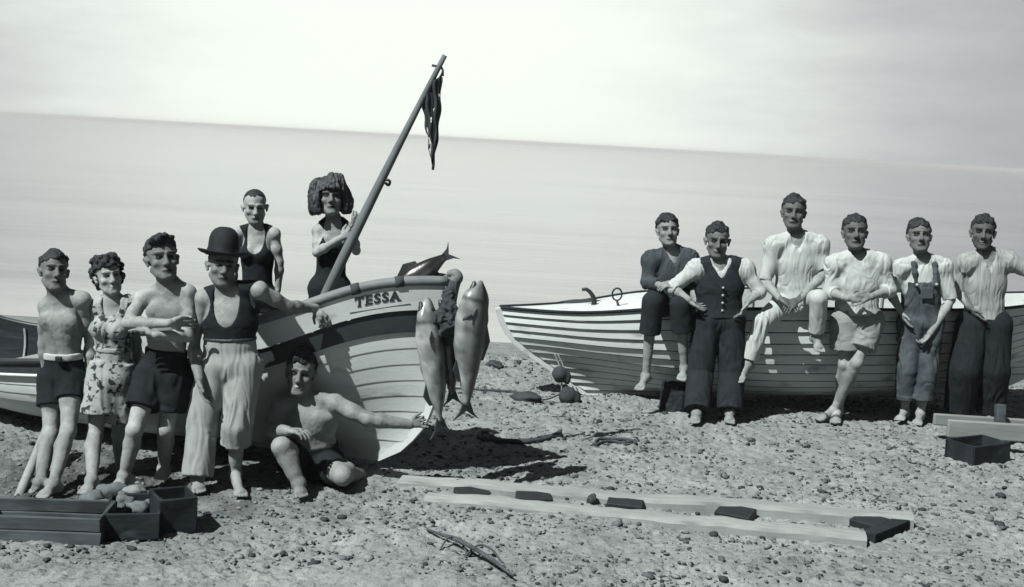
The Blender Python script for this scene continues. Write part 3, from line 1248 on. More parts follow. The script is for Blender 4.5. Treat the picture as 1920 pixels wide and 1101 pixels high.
        C((0, 0.088, 0.018), (0, 0.106, -0.030), 0.009, 0.0135)
        E(0, 0.105, -0.031, (0.013, 0.011, 0.010), 0.008)
        C((-0.017, 0.082, -0.063), (0.017, 0.082, -0.063), 0.0075, 0.0075, 0.006)
        C((0, 0.089, -0.062), (0, 0.089, -0.062), 0.009, 0.009, 0.008)
        C((-0.013, 0.081, -0.076), (0.013, 0.081, -0.076), 0.0085, 0.0085, 0.006)
        F.cone(q(-0.024, 0.098, -0.0695), q(0.024, 0.098, -0.0695), 0.0035 * hs, 0.0035 * hs, 0.003, cut=True)

    def neck(self, F, d=0.0, k=0.03):
        s = self.s
        r = (0.060 - 0.012 * self.fem) * s + d
        F.cone(self.J['nk'] - self.upv * 0.03, self.h(0, -0.015, -0.05), r * 1.06, r, k)

    def arm(self, F, q, d=0.0, frac=None, k=0.018):
        s, J = self.s * self.sp.get('limb', 1.0), self.J
        S, E, W = J['s' + q], J['e' + q], J['w' + q]
        fm = 1 - 0.16 * self.fem
        F.ell(S, 0.052 * s * fm + d, None, k)
        F.cone(S, E, 0.049 * s * fm + d, 0.038 * s * fm + d, k)
        F.ell(S + (E - S) * 0.55 + self.fwd * 0.008, 0.041 * s * fm + d, None, 0.03)
        m = E + (W - E) * 0.28
        F.cone(E, m, 0.037 * s * fm + d, 0.041 * s * fm + d, k)
        F.cone(m, W, 0.040 * s * fm + d, 0.0265 * s * fm + d, k)

    def leg(self, F, q, k=0.02):
        s, J = self.s * self.sp.get('limb', 1.0), self.J
        H, K, A = J['h' + q], J['k' + q], J['a' + q]
        F.cone(H, K, 0.082 * s, 0.050 * s, k)
        F.ell(H + (K - H) * 0.4, (0.078 * s,) * 3, None, 0.03)
        d = unit(A - K)
        bk = -unit(self.fwd - d * np.dot(self.fwd, d) + 1e-6)
        if np.dot(K - (H + A) / 2, bk) > 0:
            bk = -bk
        F.ell(K - bk * 0.012, 0.045 * s, None, 0.02)
        F.cone(K, A, 0.047 * s, 0.034 * s, k)
        c = K + (A - K) * 0.32 + bk * 0.020 * s
        F.cone(K + bk * 0.008, c, 0.043 * s, 0.050 * s, 0.025)
        F.cone(c, K + (A - K) * 0.72 + bk * 0.006, 0.049 * s, 0.036 * s, 0.025)
        F.ell(A, 0.037 * s, None, 0.015)

    def body(self):
        J, s, sp = self.J, self.s, self.sp
        pts = np.array(list(J.values()))
        lo, hi = pts.min(0) - 0.24 * s, pts.max(0) + 0.24 * s
        h = sp.get('res', 0.0062)
        Fd = Field(lo, hi, h)
        self.torso(Fd)
        self.neck(Fd)
        for q in 'AB':
            Fl = Field(*self._lim(['h' + q, 'k' + q, 'a' + q, 't' + q], 0.16 * s), h)
            self.leg(Fl, q)
            foot(Fl, J['a' + q], J['t' + q], s, -1 if q == 'A' else 1)
            self._merge(Fd, Fl, 0.02)
        for q in 'AB':
            Fl = Field(*self._lim(['s' + q, 'e' + q, 'w' + q, 'n' + q], 0.15 * s), h)
            self.arm(Fl, q)
            pv = sp.get('palm' + q)
            if pv is None:
                pv = self.ac if q == 'A' else -self.ac
            th = sp.get('thumb' + q, 1 if q == 'A' else -1)
            hand(Fl, J['w' + q], J['n' + q], np.asarray(pv, float), s * 1.0, th, sp.get('curl' + q, 0.3))
            self._merge(Fd, Fl, 0.010)
        Fh = Field(self._lim(['hd'], 0.2 * self.hs)[0], J['hd'] + 0.2 * self.hs, h)
        self.head(Fh)
        self._merge(Fd, Fh, 0.02)
        V, Q = Fd.mesh()
        Nn = normals(V, Q)
        V = V + Nn * (0.0020 * pn(V * 17) + 0.0012 * pn(V * 45))[:, None]
        o = mesh_from('person', V, Q, [SKIN])
        # complexion: brows, lips, eyes with socket shade painted in, sunburnt face and forearms
        n = len(V)
        D = V - J['hd']
        x, y, z = (D @ self.hx) / self.hs, (D @ self.hy) / self.hs, (D @ self.hz) / self.hs
        tone = np.full(n, sp.get('skin', 1.0))
        face = np.clip(1 - (np.sqrt(x * x + y * y + z * z) - 0.13) / 0.05, 0, 1)
        tone *= 1 + (sp.get('tan', 0.8) - 1) * face
        for q in 'AB':
            for (a, b, lim, am) in (('s', 'n', 0.085, sp.get('armtan', 0.9) * 0.86), ('k', 't', 0.10, 0.80)):
                A, B = J[a + q], J[b + q]
                t = np.clip(((V - A) @ (B - A)) / np.dot(B - A, B - A), 0, 1)
                dd = np.linalg.norm(V - A - t[:, None] * (B - A), axis=1)
                tone *= 1 + (am - 1) * (dd < lim) * np.clip(t * 4, 0, 1)
        tone *= (1 + 0.16 * pn(V * 7) + 0.10 * pn(V * 21) + 0.12 * pn(V * 58)) * (1 - 0.30 * np.clip(pn(V * 90) - 0.25, 0, 1))
        fr = y > 0.03

        def patch(cx, cz, rx, rz, v, soft=0.5):
            r = np.sqrt(((x - cx) / rx) ** 2 + ((z - cz) / rz) ** 2)
            m = np.clip((1 + soft - r) / soft, 0, 1) * fr
            return 1 + (v - 1) * m
        bt = 0.22 if not self.fem else 0.4
        for m in (-1, 1):
            tone *= patch(m * 0.031, 0.0265, 0.022, 0.0065, bt)
            tone *= patch(m * 0.031, 0.004, 0.0150, 0.0075, 0.16, 0.5)
            tone *= patch(m * 0.010, -0.044, 0.0035, 0.003, 0.3)
        tone *= patch(0, -0.0695, 0.023, 0.0042, 0.25)
        tone *= patch(0, -0.070, 0.021, 0.010, 0.55 if self.fem else 0.75)
        if sp.get('smile'):
            tone *= patch(0, -0.0695 + 6 * 0.0, 0.021, 0.0062, 5.0)
            for m in (-1, 1):
                tone *= patch(m * 0.030, -0.060, 0.004, 0.010, 0.5)
        if sp.get('stubble'):
            tone *= 1 - sp['stubble'] * np.clip((-z - 0.045) / 0.02, 0, 1) * (face > 0.3) * np.clip((y + 0.01) / 0.03, 0, 1)
        if not self.fem and sp.get('bare'):
            for m in (-1, 1):
                c = self.t(m * 0.085, 0.09, 0.68)
                tone *= 1 - 0.5 * np.clip(1.4 - np.linalg.norm(V - c, axis=1) / 0.016, 0, 1)
            c = self.t(0, 0.09, 0.22)
            tone *= 1 - 0.5 * np.clip(1.4 - np.linalg.norm(V - c, axis=1) / 0.010, 0, 1)
        tone = np.clip(tone, 0.03, 1.6)
        ca = o.data.color_attributes.new('tone', 'FLOAT_COLOR', 'POINT')
        ca.data.foreach_set('color', np.stack([tone, tone, tone, np.ones(n)], 1).astype(np.float32).ravel())
        self.o = o
        tag(o, sp['label'], 'person', sp.get('group'))
        return o

    # ---------------- clothes
    def cloth(self, name, build, m, keys, wr=0.006, wscale=(9, 9, 9), margin=0.24, res=None, seed=0, fade=None):
        lo, hi = self.box(keys, margin * self.s)
        Fd = Field(lo, hi, res or self.sp.get('res', 0.0062))
        build(Fd)
        V, Q = Fd.mesh()
        Nn = normals(V, Q)
        # folds in the cloth
        loc = np.stack([(V - self.mid) @ self.ac, (V - self.mid) @ self.fwd, (V - self.mid) @ self.upv], 1)
        q = loc * np.array(wscale) + seed * 3.1
        wv = np.stack([pn(q * 0.5 + 5), pn(q * 0.5 + 11), pn(q * 0.5 + 19)], 1)
        r = 1 - 2 * np.abs(pn(q + 1.7 * wv))
        amp = wr * np.clip(0.65 + 1.3 * pn(loc * 5.5 + seed + 3.3), 0.3, 1.5)
        if fade is not None:
            amp = amp * np.clip((fade - loc[:, 2] / self.T) / 0.22, 0.12, 1)
        cr = np.exp(-(pn(q * 0.8 + 1.1 * wv + 31) / 0.085) ** 2) * np.clip(0.4 + 1.6 * pn(loc * 4.5 + 7.7 + seed), 0, 1)
        V = V + Nn * (amp * (r - 0.45 + 0.35 * pn(q * 2.3)) - 0.9 * np.minimum(amp, wr) * cr)[:, None]
        V = relax(V, Q, 1)
        return mesh_from(name, V, Q, m, True, self.o)

    def tplane(self, Fd, u, down=True, tilt=0.0):
        """keep below (or above) spine height u"""
        n = unit(self.upv + self.ac * tilt)
        Fd.plane(self.t(0, 0, u), n if down else -n)

    def legcones(self, Fd, frac, r0, r1, r2, k=0.025, flat=True, qs='AB'):
        """trouser legs; frac 0..1 thigh, 1..2 shin (a pair of values: legs A and B)"""
        J, s = self.J, self.s
        for i, q in enumerate('AB'):
            if q not in qs:
                continue
            fr = frac[i] if isinstance(frac, (list, tuple)) else frac
            H, K, A = J['h' + q], J['k' + q], J['a' + q]
            f1 = min(fr, 1.0)
            E = H + (K - H) * f1
            rr = r0 + (r1 - r0) * f1
            Fd.cone(H, E, r0 * s, rr * s, k, flat=(fr <= 1.0 and flat))
            Fd.ell(H, r0 * s, None, k)
            if fr > 1.0:
                E2 = K + (A - K) * (fr - 1)
                rr = r1 + (r2 - r1) * (fr - 1)
                Fd.cone(K, E2, r1 * s, rr * s, 0.002, flat=flat)

    def shorts(self, name, m, frac, waist=0.16, r0=0.098, r1=0.10, r2=0.1, infl=0.012, wr=0.006, ws=(9, 9, 7), belt=None):
        def b(Fd):
            self.torso(Fd, infl * self.s, delt=False)
            self.tplane(Fd, waist)
            # nothing above; legs are added after the cut
            self.legcones(Fd, frac, r0, r1, r2)
        return self.cloth(name, b, m, ['hA', 'hB', 'kA', 'kB', 'aA', 'aB', 'nk'], wr, ws, fade=waist)

    def top(self, name, m, infl=0.010, lo=0.05, hi=1.2, scoop=(0.10, 0.12, 0.93, 0.17), vneck=False, arm=0.085, armx=0.0,
            wr=0.003, ws=(8, 8, 10), back=True, extra=None):
        """sleeveless garment: torso shell with a neck opening and arm holes"""
        J, s = self.J, self.s

        def b(Fd):
            self.torso(Fd, infl * s, delt=False)
            self.tplane(Fd, lo, False)
            if extra:
                extra(Fd)
            if scoop:
                wx, f, u, hgt = scoop
                if vneck:
                    top_ = self.t(0, 0.07, 1.05)
                    bot = self.t(0, 0.14, u - hgt / 0.53)
                    Fd.cone(top_, bot, wx * s, 0.004, 0.0, cut=True)
                    Fd.cone(self.t(0, -0.05, 1.08), top_, wx * s, wx * s, 0.0, cut=True)
                else:
                    Fd.ell(self.t(0, f, u), np.array((wx * self.wf, 0.15, hgt)) * s, self.M, 0.0, True)
                    Fd.ell(self.t(0, -0.06, 1.03), np.array((wx * self.wf * 0.95, 0.13, 0.09)) * s, self.M, 0.0, True)
            if arm:
                for q, sg in (('A', -1), ('B', 1)):
                    c = J['s' + q] + self.ac * sg * (0.03 + armx) * s - self.upv * 0.035 * s
                    Fd.ell(c, np.array((arm, 0.20, arm * 1.15)) * s, self.M, 0.0, True)
        return self.cloth(name, b, m, ['hA', 'hB', 'sA', 'sB', 'nk'], wr, ws)

    def shirt(self, name, m, infl=0.018, lo=0.12, sleeve=(1.0, 1.0), rs=(0.066, 0.062, 0.052), neck=0.072, open_=0.10, wr=0.008,
              ws=(14, 14, 4.5), collar=True):
        """sleeve: 0..1 upper arm, 1..2 forearm"""
        J, s = self.J, self.s

        def b(Fd):
            self.torso(Fd, infl * s)
            self.tplane(Fd, lo, False)
            for i, q in enumerate('AB'):
                S, E, W = J['s' + q], J['e' + q], J['w' + q]
                fr = sleeve[i]
                f1 = min(1.0, fr)
                En = S + (E - S) * f1
                Fd.cone(S, En, rs[0] * s, (rs[0] + (rs[1] - rs[0]) * f1) * s, 0.06, flat=fr <= 1.0)
                Fd.ell(S - self.upv * 0.008, rs[0] * 0.97 * s, None, 0.06)
                if fr > 1:
                    E2 = E + (W - E) * (fr - 1)
                    Fd.ell(E, rs[1] * s, None, 0.015)
                    Fd.cone(E, E2, rs[1] * s, (rs[1] + (rs[2] - rs[1]) * (fr - 1)) * s, 0.015, flat=True)
            if collar:
                n0 = J['nk'] - self.upv * 0.02
                n1 = n0 + (self.h(0, -0.015, -0.05) - n0) * 0.55
                Fd.cone(n0, n1, (neck + 0.012) * s, (neck + 0.006) * s, 0.012, flat=True)
            # opening
            n0 = J['nk']
            hd = self.h(0, -0.015, -0.05)
            Fd.cone(n0 - self.upv * 0.05, hd + self.upv * 0.05, neck * 0.93 * s, neck * 0.98 * s, 0.0, cut=True)
            if open_:
                Fd.cone(self.t(0, 0.06, 1.05), self.t(0, 0.125, 0.97 - open_ / 0.53), 0.066 * s, 0.005, 0.0, cut=True)
        return self.cloth(name, b, m, ['hA', 'hB', 'sA', 'sB', 'eA', 'eB', 'wA', 'wB', 'nk'], wr, ws)

    # ---------------- hair
    def hair(self, style, m, seed=0, name='hair'):
        q, H, hs, J = self.h, self.HM, self.hs, self.J
        rs = np.random.RandomState(seed + 40)
        c = q(0, -0.012, 0.045)
        Fd = Field(c - 0.22 * hs, c + 0.22 * hs, 0.0055)

        def E(x, y, z, r, k=0.012, cut=False):
            Fd.ell(q(x, y, z), np.array(r) * hs * np.ones(3), H, k, cut)
        th = {'short': 0.006, 'crop': 0.003, 'quiff': 0.008, 'curly': 0.014, 'bob': 0.020, 'wave': 0.009}[style]
        E(0, -0.014, 0.043, (0.079 + th * 0.8, 0.094 + th, 0.083 + th), 0.0)
        if style == 'bob':
            E(0, -0.016, 0.035, (0.102, 0.112, 0.098), 0.02)
        if style == 'quiff':
            for i in range(18):
                a = rs.uniform(-0.055, 0.05)
                E(a, 0.062 + rs.uniform(-0.03, 0.018), 0.112 + rs.uniform(-0.012, 0.014) - abs(a) * 0.35, (0.020, 0.026, 0.015), 0.008)
        if style in ('short', 'wave', 'quiff'):
            for i in range(26):
                an, el = rs.uniform(0, 6.28), rs.uniform(0.35, 1.5)
                d = np.array([math.cos(an) * math.cos(el) * 0.076, math.sin(an) * math.cos(el) * 0.095, math.sin(el) * 0.085])
                E(d[0], d[1] - 0.014, d[2] + 0.043, rs.uniform(0.012, 0.019) * (1.25 if style == 'wave' else 1), 0.012)
        low = {'short': -0.045, 'crop': -0.01, 'quiff': -0.045, 'curly': -0.075, 'bob': -0.095, 'wave': -0.045}[style]
        if style in ('curly', 'bob'):
            n = 95 if style == 'curly' else 34
            for i in range(n):
                an, z = rs.uniform(0, 6.28), rs.uniform(low + 0.01, 0.132 if style == 'curly' else 0.10)
                ww = math.sqrt(max(0.05, 1 - ((z - 0.03) / 0.12) ** 2))
                if style == 'bob':
                    ww = max(ww, 0.98 if z < 0.05 else 0)
                wb = 1.16 if style == 'bob' else 1.0
                x, y = math.cos(an) * 0.090 * ww * wb, math.sin(an) * 0.104 * ww - 0.014
                if y > 0.02 and z < 0.02 and abs(x) < 0.066:
                    continue
                r = rs.uniform(0.014, 0.025) * (1.3 if style == 'bob' else 1)
                E(x, y, z, (r * 1.1, r * 1.1, r * 2.4) if style == 'bob' else r, 0.045 if style == 'bob' else 0.006)
        # nape and hairline: soft edges that thin out on the skin
        X = Fd.ax[0][:, None, None] - J['hd'][0]
        Y = Fd.ax[1][None, :, None] - J['hd'][1]
        Z = Fd.ax[2][None, None, :] - J['hd'][2]
        lx, ly, lz = [(v_[0] * X + v_[1] * Y + v_[2] * Z) / hs for v_ in (self.hx, self.hy, self.hz)]
        fz = {'short': 0.066, 'crop': 0.080, 'quiff': 0.068, 'curly': 0.060, 'bob': 0.040, 'wave': 0.066}[style]
        wid = {'curly': 0.060, 'bob': 0.060}.get(style, 0.066)
        ph = rs.uniform(0, 6)
        line = fz + 0.006 * np.sin(lx * 90 + ph) + 0.004 * np.sin(lx * 210 + ph * 2) - 1.2 * lx ** 2 + (0.10 * lx if style in ('short', 'wave', 'quiff') else 0)
        # region to keep: behind the face plane, or above the hairline
        face = np.minimum(ly - (0.012 + 0.006 * np.sin(lz * 120 + ph)), line - lz)
        face = np.minimum(face, (wid + 0.014) - np.abs(lx) + 0.006 * np.sin(lz * 60 + ph)) if style in ('curly', 'bob') else face
        aa = np.arctan2(lx, ly)
        keep = np.maximum(face, low - lz - 0.25 * ly + (0.012 * np.sin(aa * 7 + ph) + 0.008 * np.sin(aa * 17) if style in ('bob', 'curly') else 0))
        if style not in ('curly', 'bob'):
            ear = 0.036 - np.sqrt((ly + 0.002) ** 2 + ((lz + 0.012) * 0.8) ** 2)
            ear = np.where(np.abs(lx) > 0.04, ear, -0.1)
            keep = np.maximum(keep, ear)
        kk = 0.016
        A, B = Fd.a, (keep * hs).astype(np.float32)
        hh = np.clip(kk - np.abs(A - B), 0, None) / kk
        Fd.a = np.maximum(A, B) + hh * hh * kk * 0.25
        V, Q = Fd.mesh()
        Nn = normals(V, Q)
        D = (V - c) @ H.T / hs
        az = np.arctan2(D[:, 0], D[:, 1] + 0.03)
        rad = np.linalg.norm(D[:, :2], axis=1)
        amp = {'crop': 0.3, 'short': 0.8, 'bob': 1.5}.get(style, 1.0)
        st = np.stack([np.cos(az) * 14, np.sin(az) * 14, rad * 16 + D[:, 2] * 10 + seed], 1)
        if style == 'bob':
            st = np.stack([np.cos(az) * 11, np.sin(az) * 11, D[:, 2] * 5 + seed], 1)
        V = V + Nn * amp * (0.0040 * pn(st) + 0.0042 * pn(st * np.array([2.6, 2.6, 1.2])) + 0.0045 * pn(D * 38 + seed))[:, None] * hs
        return mesh_from(name, V, Q, m, True, self.o)


def _merge(self, Fd, Fl, k):
    h = Fd.h
    # resample by shifting the limb grid to the nearest node: build limb grids on the body lattice instead
    i0 = np.round((Fl.lo - Fd.lo) / h).astype(int)
    n = np.array(Fl.a.shape)
    a0 = np.maximum(i0, 0)
    a1 = np.minimum(i0 + n, np.array(Fd.a.shape))
    s = tuple(slice(p, q) for p, q in zip(a0, a1))
    t = tuple(slice(p - i, q - i) for p, q, i in zip(a0, a1, i0))
    A, B = Fd.a[s], Fl.a[t]
    hh = np.clip(k - np.abs(A - B), 0, None) / k
    Fd.a[s] = np.minimum(A, B) - hh * hh * k * 0.25


Body._merge = _merge


def _snap(self, keys, m):
    lo, hi = self.box(keys, m)
    pts = np.array(list(self.J.values()))
    base = pts.min(0) - 0.24 * self.s
    h = self.sp.get('res', 0.0062)
    lo = base + np.floor((lo - base) / h) * h
    return lo, hi


Body._lim = _snap


GL, GR = 'bathers and fishermen around the named boat', 'men and boys along the second boat'

# 1 bare-chested man at the far left
b = Body(dict(y=8.05, s=0.98, hs=1.06, head=(12, -14, -4), bare=1, tan=0.50, armtan=0.85, group=GL,
              label='bare chested man in dark shorts with a white belt, leftmost of everyone',
              j=dict(hd=(101, 507), nk=(114, 553), sA=(88, 574), sB=(155, 563), eA=(82, 645), eB=(170, 640, .10), wA=(90, 712), wB=(166, 700, .05),
                     nA=(102, 765, -.02), nB=(160, 745, 0), hA=(100, 712, .04), hB=(136, 709, .04), kA=(95, 812, -.10), kB=(128, 808, -.16),
                     aA=(75, 905, 'g'), aB=(100, 908, 'g'), tA=(58, 922, 'g'), tB=(76, 933, 'g'))))
b.body()
b.hair('short', HAIR, 1)
b.shorts('swim_shorts', DARK, (0.50, 0.42), 0.27, 0.105, 0.098, 0.1)


def band(b, name, m, u0_, u1_, infl):
    def f(Fd):
        b.torso(Fd, infl * b.s, delt=False)
        b.tplane(Fd, u0_, False)
        b.tplane(Fd, u1_)
    return b.cloth(name, f, m, ['hA', 'hB', 'nk'], 0.002)


bl_ = band(b, 'belt', WHITECLOTH, 0.255, 0.33, 0.018)
c = b.t(0.02, 0.0, 0.292) + b.fwd * 0.122 * b.s
MB().box(c, b.ac * 0.020, b.fwd * 0.012, b.upv * 0.016).build('belt_buckle', IRON, bl_, bevel=0.003)

# 2 woman in a floral playsuit
b = Body(dict(y=8.1, s=0.97, hs=1.02, fem=1, head=(14, -8, 10), tan=1.0, armtan=1.0, skin=1.12, group=GL,
              smile=1, label='smiling woman with curly dark hair in a pale floral playsuit',
              j=dict(hd=(203, 515), nk=(213, 562), sA=(183, 578), sB=(242, 572), eA=(171, 648), eB=(256, 640, .12), wA=(172, 712), wB=(256, 690, .12),
                     nA=(170, 772, -.04), nB=(250, 740, .1), hA=(192, 712), hB=(226, 712), kA=(178, 815, -.08), kB=(224, 815, .08),
                     aA=(172, 900, 'g'), aB=(229, 893, .2), tA=(158, 924, 'g'), tB=(220, 903, .12))))
b.body()
b.hair('curly', HAIR, 2)


def skirt(b):
    def ex(Fd):
        J, s = b.J, b.s
        for q, fr in (('A', 0.62), ('B', 0.70)):
            H, K = J['h' + q], J['k' + q]
            Fd.cone(H + b.upv * 0.12, H + (K - H) * fr, 0.09 * s, 0.135 * s, 0.03, flat=True)
    return ex


def playsuit(b):
    J, s = b.J, b.s

    def f(Fd):
        b.torso(Fd, 0.014 * s, delt=False)
        for q in ('sA', 'sB'):
            Fd.cone(J[q] - b.upv * 0.02, J[q] + b.upv * 0.0, 0.058 * s, 0.055 * s, 0.03)
        skirt(b)(Fd)
        Fd.ell(b.t(0, 0.12, 0.98), np.array((0.075, 0.15, 0.10)) * s, b.M, 0.0, True)
        Fd.ell(b.t(0, -0.05, 1.05), np.array((0.085, 0.14, 0.085)) * s, b.M, 0.0, True)
        for q, sg in (('A', -1), ('B', 1)):
            Fd.ell(J['s' + q] + b.ac * sg * 0.055 * s - b.upv * 0.05, np.array((0.055, 0.2, 0.085)) * s, b.M, 0.0, True)
    return b.cloth('floral_playsuit', f, FLORAL, ['hA', 'hB', 'sA', 'sB', 'nk', 'kA', 'kB'], 0.008, (9, 9, 4))


playsuit(b)
band(b, 'cloth_belt', FLORAL, 0.36, 0.42, 0.022)

# 3 bare-chested man with folded arms
b = Body(dict(y=8.0, s=1.02, hs=1.14, bulk=1.0, head=(12, -14, 6), bare=1, tan=0.50, armtan=0.95, skin=1.1, group=GL,
              label='bare chested man with folded arms and dark shorts, hair swept up',
              j=dict(hd=(304, 484), nk=(322, 536), sA=(266, 562), sB=(352, 550), eA=(240, 606, -.12), eB=(352, 630, -.10), wA=(316, 606, -.26), wB=(292, 629, -.24),
                     nA=(352, 600, -.20), nB=(252, 612, -.24), hA=(285, 705), hB=(330, 703), kA=(252, 806, -.20), kB=(311, 806, -.06),
                     aA=(233, 893, 'g'), aB=(307, 880, .05), tA=(214, 915, 'g'), tB=(300, 897, -.06))))
b.body()
b.hair('quiff', HAIR, 3)
b.shorts('shorts', DARK, (0.60, 0.66), 0.30, 0.115, 0.105, 0.1, wr=0.008)

# 4 man in the bowler hat
b = Body(dict(y=8.0, s=1.02, hs=1.05, head=(8, -6, -4), tan=0.55, armtan=0.75, bulk=1.05, group=GL, stubble=0.1, limb=1.05, curlB=0.5,
              palmB=(0.0, 0.55, -1.0),
              label='man in a black bowler hat, dark singlet and baggy pale trousers',
              j=dict(hd=(417, 496), nk=(428, 545), sA=(382, 560), sB=(486, 545), eA=(362, 645, .0), eB=(540, 575, .12), wA=(374, 712, -.16), wB=(592, 578, .30),
                     nA=(388, 775, -.20), nB=(625, 622, .24), hA=(405, 690), hB=(459, 688), kA=(380, 800, -.06), kB=(444, 800, -.10),
                     aA=(370, 897, 'g'), aB=(441, 888, 'g'), tA=(374, 922, 'g'), tB=(452, 929, 'g'))))
b.body()
b.hair('crop', HAIR, 4)
b.top('singlet', DARK, 0.012, 0.30, scoop=(0.088, 0.12, 0.93, 0.19), arm=0.100, armx=0.008, wr=0.003)


def tr(b, name, m, fr, waist, r0, r1, r2, wr=0.009, ws=(13, 13, 3.2), infl=0.014):
    return b.shorts(name, m, fr, waist, r0, r1, r2, infl, wr, ws)


tr(b, 'trousers', LIGHT, (1.96, 1.34), 0.39, 0.112, 0.098, 0.098, 0.011)


def bowler(b):
    q, H, hs = b.h, b.HM, b.hs
    c = q(0, -0.012, 0.06)
    tl = rot(b.hx, R(4))

    def f():
        V, Fc = [], []
        n = 40
        prof = [(0.0, 0.165), (0.03, 0.163), (0.055, 0.152), (0.075, 0.130), (0.085, 0.10), (0.088, 0.06), (0.0895, 0.03), (0.092, 0.012), (0.10, 0.006),
                (0.125, 0.004), (0.142, 0.010), (0.147, 0.018), (0.144, 0.020), (0.138, 0.014), (0.12, 0.009), (0.095, 0.0), (0.087, 0.0), (0.08, 0.05), (0.05, 0.09), (0, 0.1)]
        for (r, z) in prof:
            for k in range(n):
                an = 2 * math.pi * k / n
                lift = 0.014 * (abs(math.cos(an)) ** 2) * max(0, (r - 0.10) / 0.045)
                p = np.array([r * 0.97 * math.cos(an), r * 1.17 * math.sin(an), z * 1.0 + lift])
                V.append(c + H.T @ p * hs * 1.02)
        for i in range(len(prof) - 1):
            for k in range(n):
                Fc.append((i * n + k, (i + 1) * n + k, (i + 1) * n + (k + 1) % n, i * n + (k + 1) % n))
        return V, Fc
    V, Fc = f()
    o = mesh_from('bowler_hat', V, Fc, FELT, True, b.o)
    fix_normals(o)
    V2, F2 = [], []
    for z in (0.013, 0.040):
        for k in range(40):
            an = 2 * math.pi * k / 40
            r = 0.0935
            V2.append(c + H.T @ np.array([r * 0.97 * math.cos(an), r * 1.17 * math.sin(an), z]) * hs * 1.02)
    for k in range(40):
        F2.append((k, (k + 1) % 40, 40 + (k + 1) % 40, 40 + k))
    mesh_from('hat_band', V2, F2, BAND, True, o)


bowler(b)
band(b, 'trouser_belt', LEATHER, 0.355, 0.40, 0.019)

# 5 bather standing in the boat with cropped hair
b = Body(dict(y=9.05, s=0.97, hs=1.0, fem=1, head=(4, 4, 2), tan=0.95, skin=1.12, armtan=1.0, group=GL,
              label='bather in a dark scoop necked swimsuit with cropped hair standing inside the boat',
              j=dict(hd=(478, 386), nk=(482, 429), sA=(446, 440), sB=(514, 440), eA=(436, 500), eB=(524, 492), wA=(440, 555), wB=(521, 545),
                     nA=(442, 595), nB=(514, 590), hA=(462, 560), hB=(502, 560), kA=(462, 655), kB=(502, 655), aA=(462, 740), aB=(502, 740), tA=(460, 760, -.12), tB=(504, 760, -.12))))
b.body()
b.hair('crop', HAIR, 5)


def suit(b, name, m):
    def ex(Fd):
        b.legcones(Fd, 0.25, 0.090, 0.085, 0.08)
    return b.top(name, m, 0.009, -0.6, scoop=(0.088, 0.12, 0.93, 0.15), arm=0.098, armx=0.006, wr=0.003, extra=ex)


suit(b, 'swimsuit', DARK)

# 6 girl holding the flagpole
b = Body(dict(y=8.85, s=0.93, hs=1.12, fem=1, head=(2, -10, 3), tan=0.6, skin=1.1, armtan=1.0, group=GL, curlA=0.85, curlB=0.85, palmA=(0.2, 1, 0), palmB=(-0.2, 0.8, 0),
              label='girl with a thick dark bob standing in the boat and holding the flagpole',
              j=dict(hd=(620, 368), nk=(626, 412), sA=(597, 434), sB=(654, 432), eA=(594, 474, -.10), eB=(668, 470, .04), wA=(640, 446, -.20), wB=(662, 428, -.12),
                     nA=(674, 424, -.17), nB=(672, 400, -.16), hA=(600, 540), hB=(636, 540), kA=(600, 640), kB=(636, 640), aA=(600, 725), aB=(636, 725), tA=(598, 745, -.1), tB=(638, 745, -.1))))
b.body()
b.hair('bob', HAIR_S, 6)
suit(b, 'swimsuit', DARK)

# 7 crouching man
b = Body(dict(y=8.28, s=1.02, hs=1.12, head=(-6, -6, -4), bare=1, tan=0.6, skin=0.9, armtan=0.9, group=GL, bulk=1.22, limb=1.24, curlA=0.45, curlB=0.8, palmA=(0, 0.1, -1), palmB=(0, -1, 0.1),
              smile=1, label='bare chested man crouching in front of the boat and reaching for a fish tail',
              j=dict(hd=(564, 698), nk=(572, 744), sA=(524, 764, -.02), sB=(628, 757, 0), eA=(508, 808, -.12), eB=(690, 786, -.04), wA=(540, 808, -.30), wB=(768, 796, .02),
                     nA=(580, 808, -.36), nB=(815, 786, .04), hA=(560, 868, .08), hB=(604, 868, .08), kA=(528, 838, -.38), kB=(642, 892, -.25),
                     aA=(560, 906, 'g'), aB=(672, 890, .18), tA=(566, 930, 'g'), tB=(690, 905, .28))))
b.body()
b.hair('wave', HAIR, 7)
b.shorts('shorts', DARK, (0.66, 0.72), 0.30, 0.108, 0.092, 0.09, wr=0.006)

# 8 boy sitting on the gunwale
b = Body(dict(y=11.20, s=1.02, hs=1.12, head=(10, -12, 4), tan=0.7, skin=1.05, armtan=1.0, group=GR, res=0.0068, palmA=(0, .4, -1), palmB=(0, .4, -1),
              label='boy in a dark jacket and knee trousers sitting barefoot on the gunwale, hands crossed',
              j=dict(hd=(1252, 432), nk=(1262, 474), sA=(1222, 488), sB=(1292, 486), eA=(1214, 530, -.04), eB=(1292, 530, -.02), wA=(1238, 535, -.26), wB=(1262, 530, -.24),
                     nA=(1268, 534, -.30), nB=(1232, 537, -.32), hA=(1243, 572, .03), hB=(1276, 572, .03), kA=(1224, 566, -.30), kB=(1276, 570, -.28),
                     aA=(1211, 705, -.20), aB=(1283, 690, -.18), tA=(1198, 730, -.32), tB=(1277, 712, -.28))))
b.body()
b.hair('wave', HAIR, 8)
b.shirt('jacket', JACKET, 0.022, 0.05, (1.8, 1.7), (0.070, 0.060, 0.050), 0.062, 0.13, 0.010)
b.shorts('knee_trousers', DARK2, (1.42, 1.42), 0.18, 0.102, 0.096, 0.092)

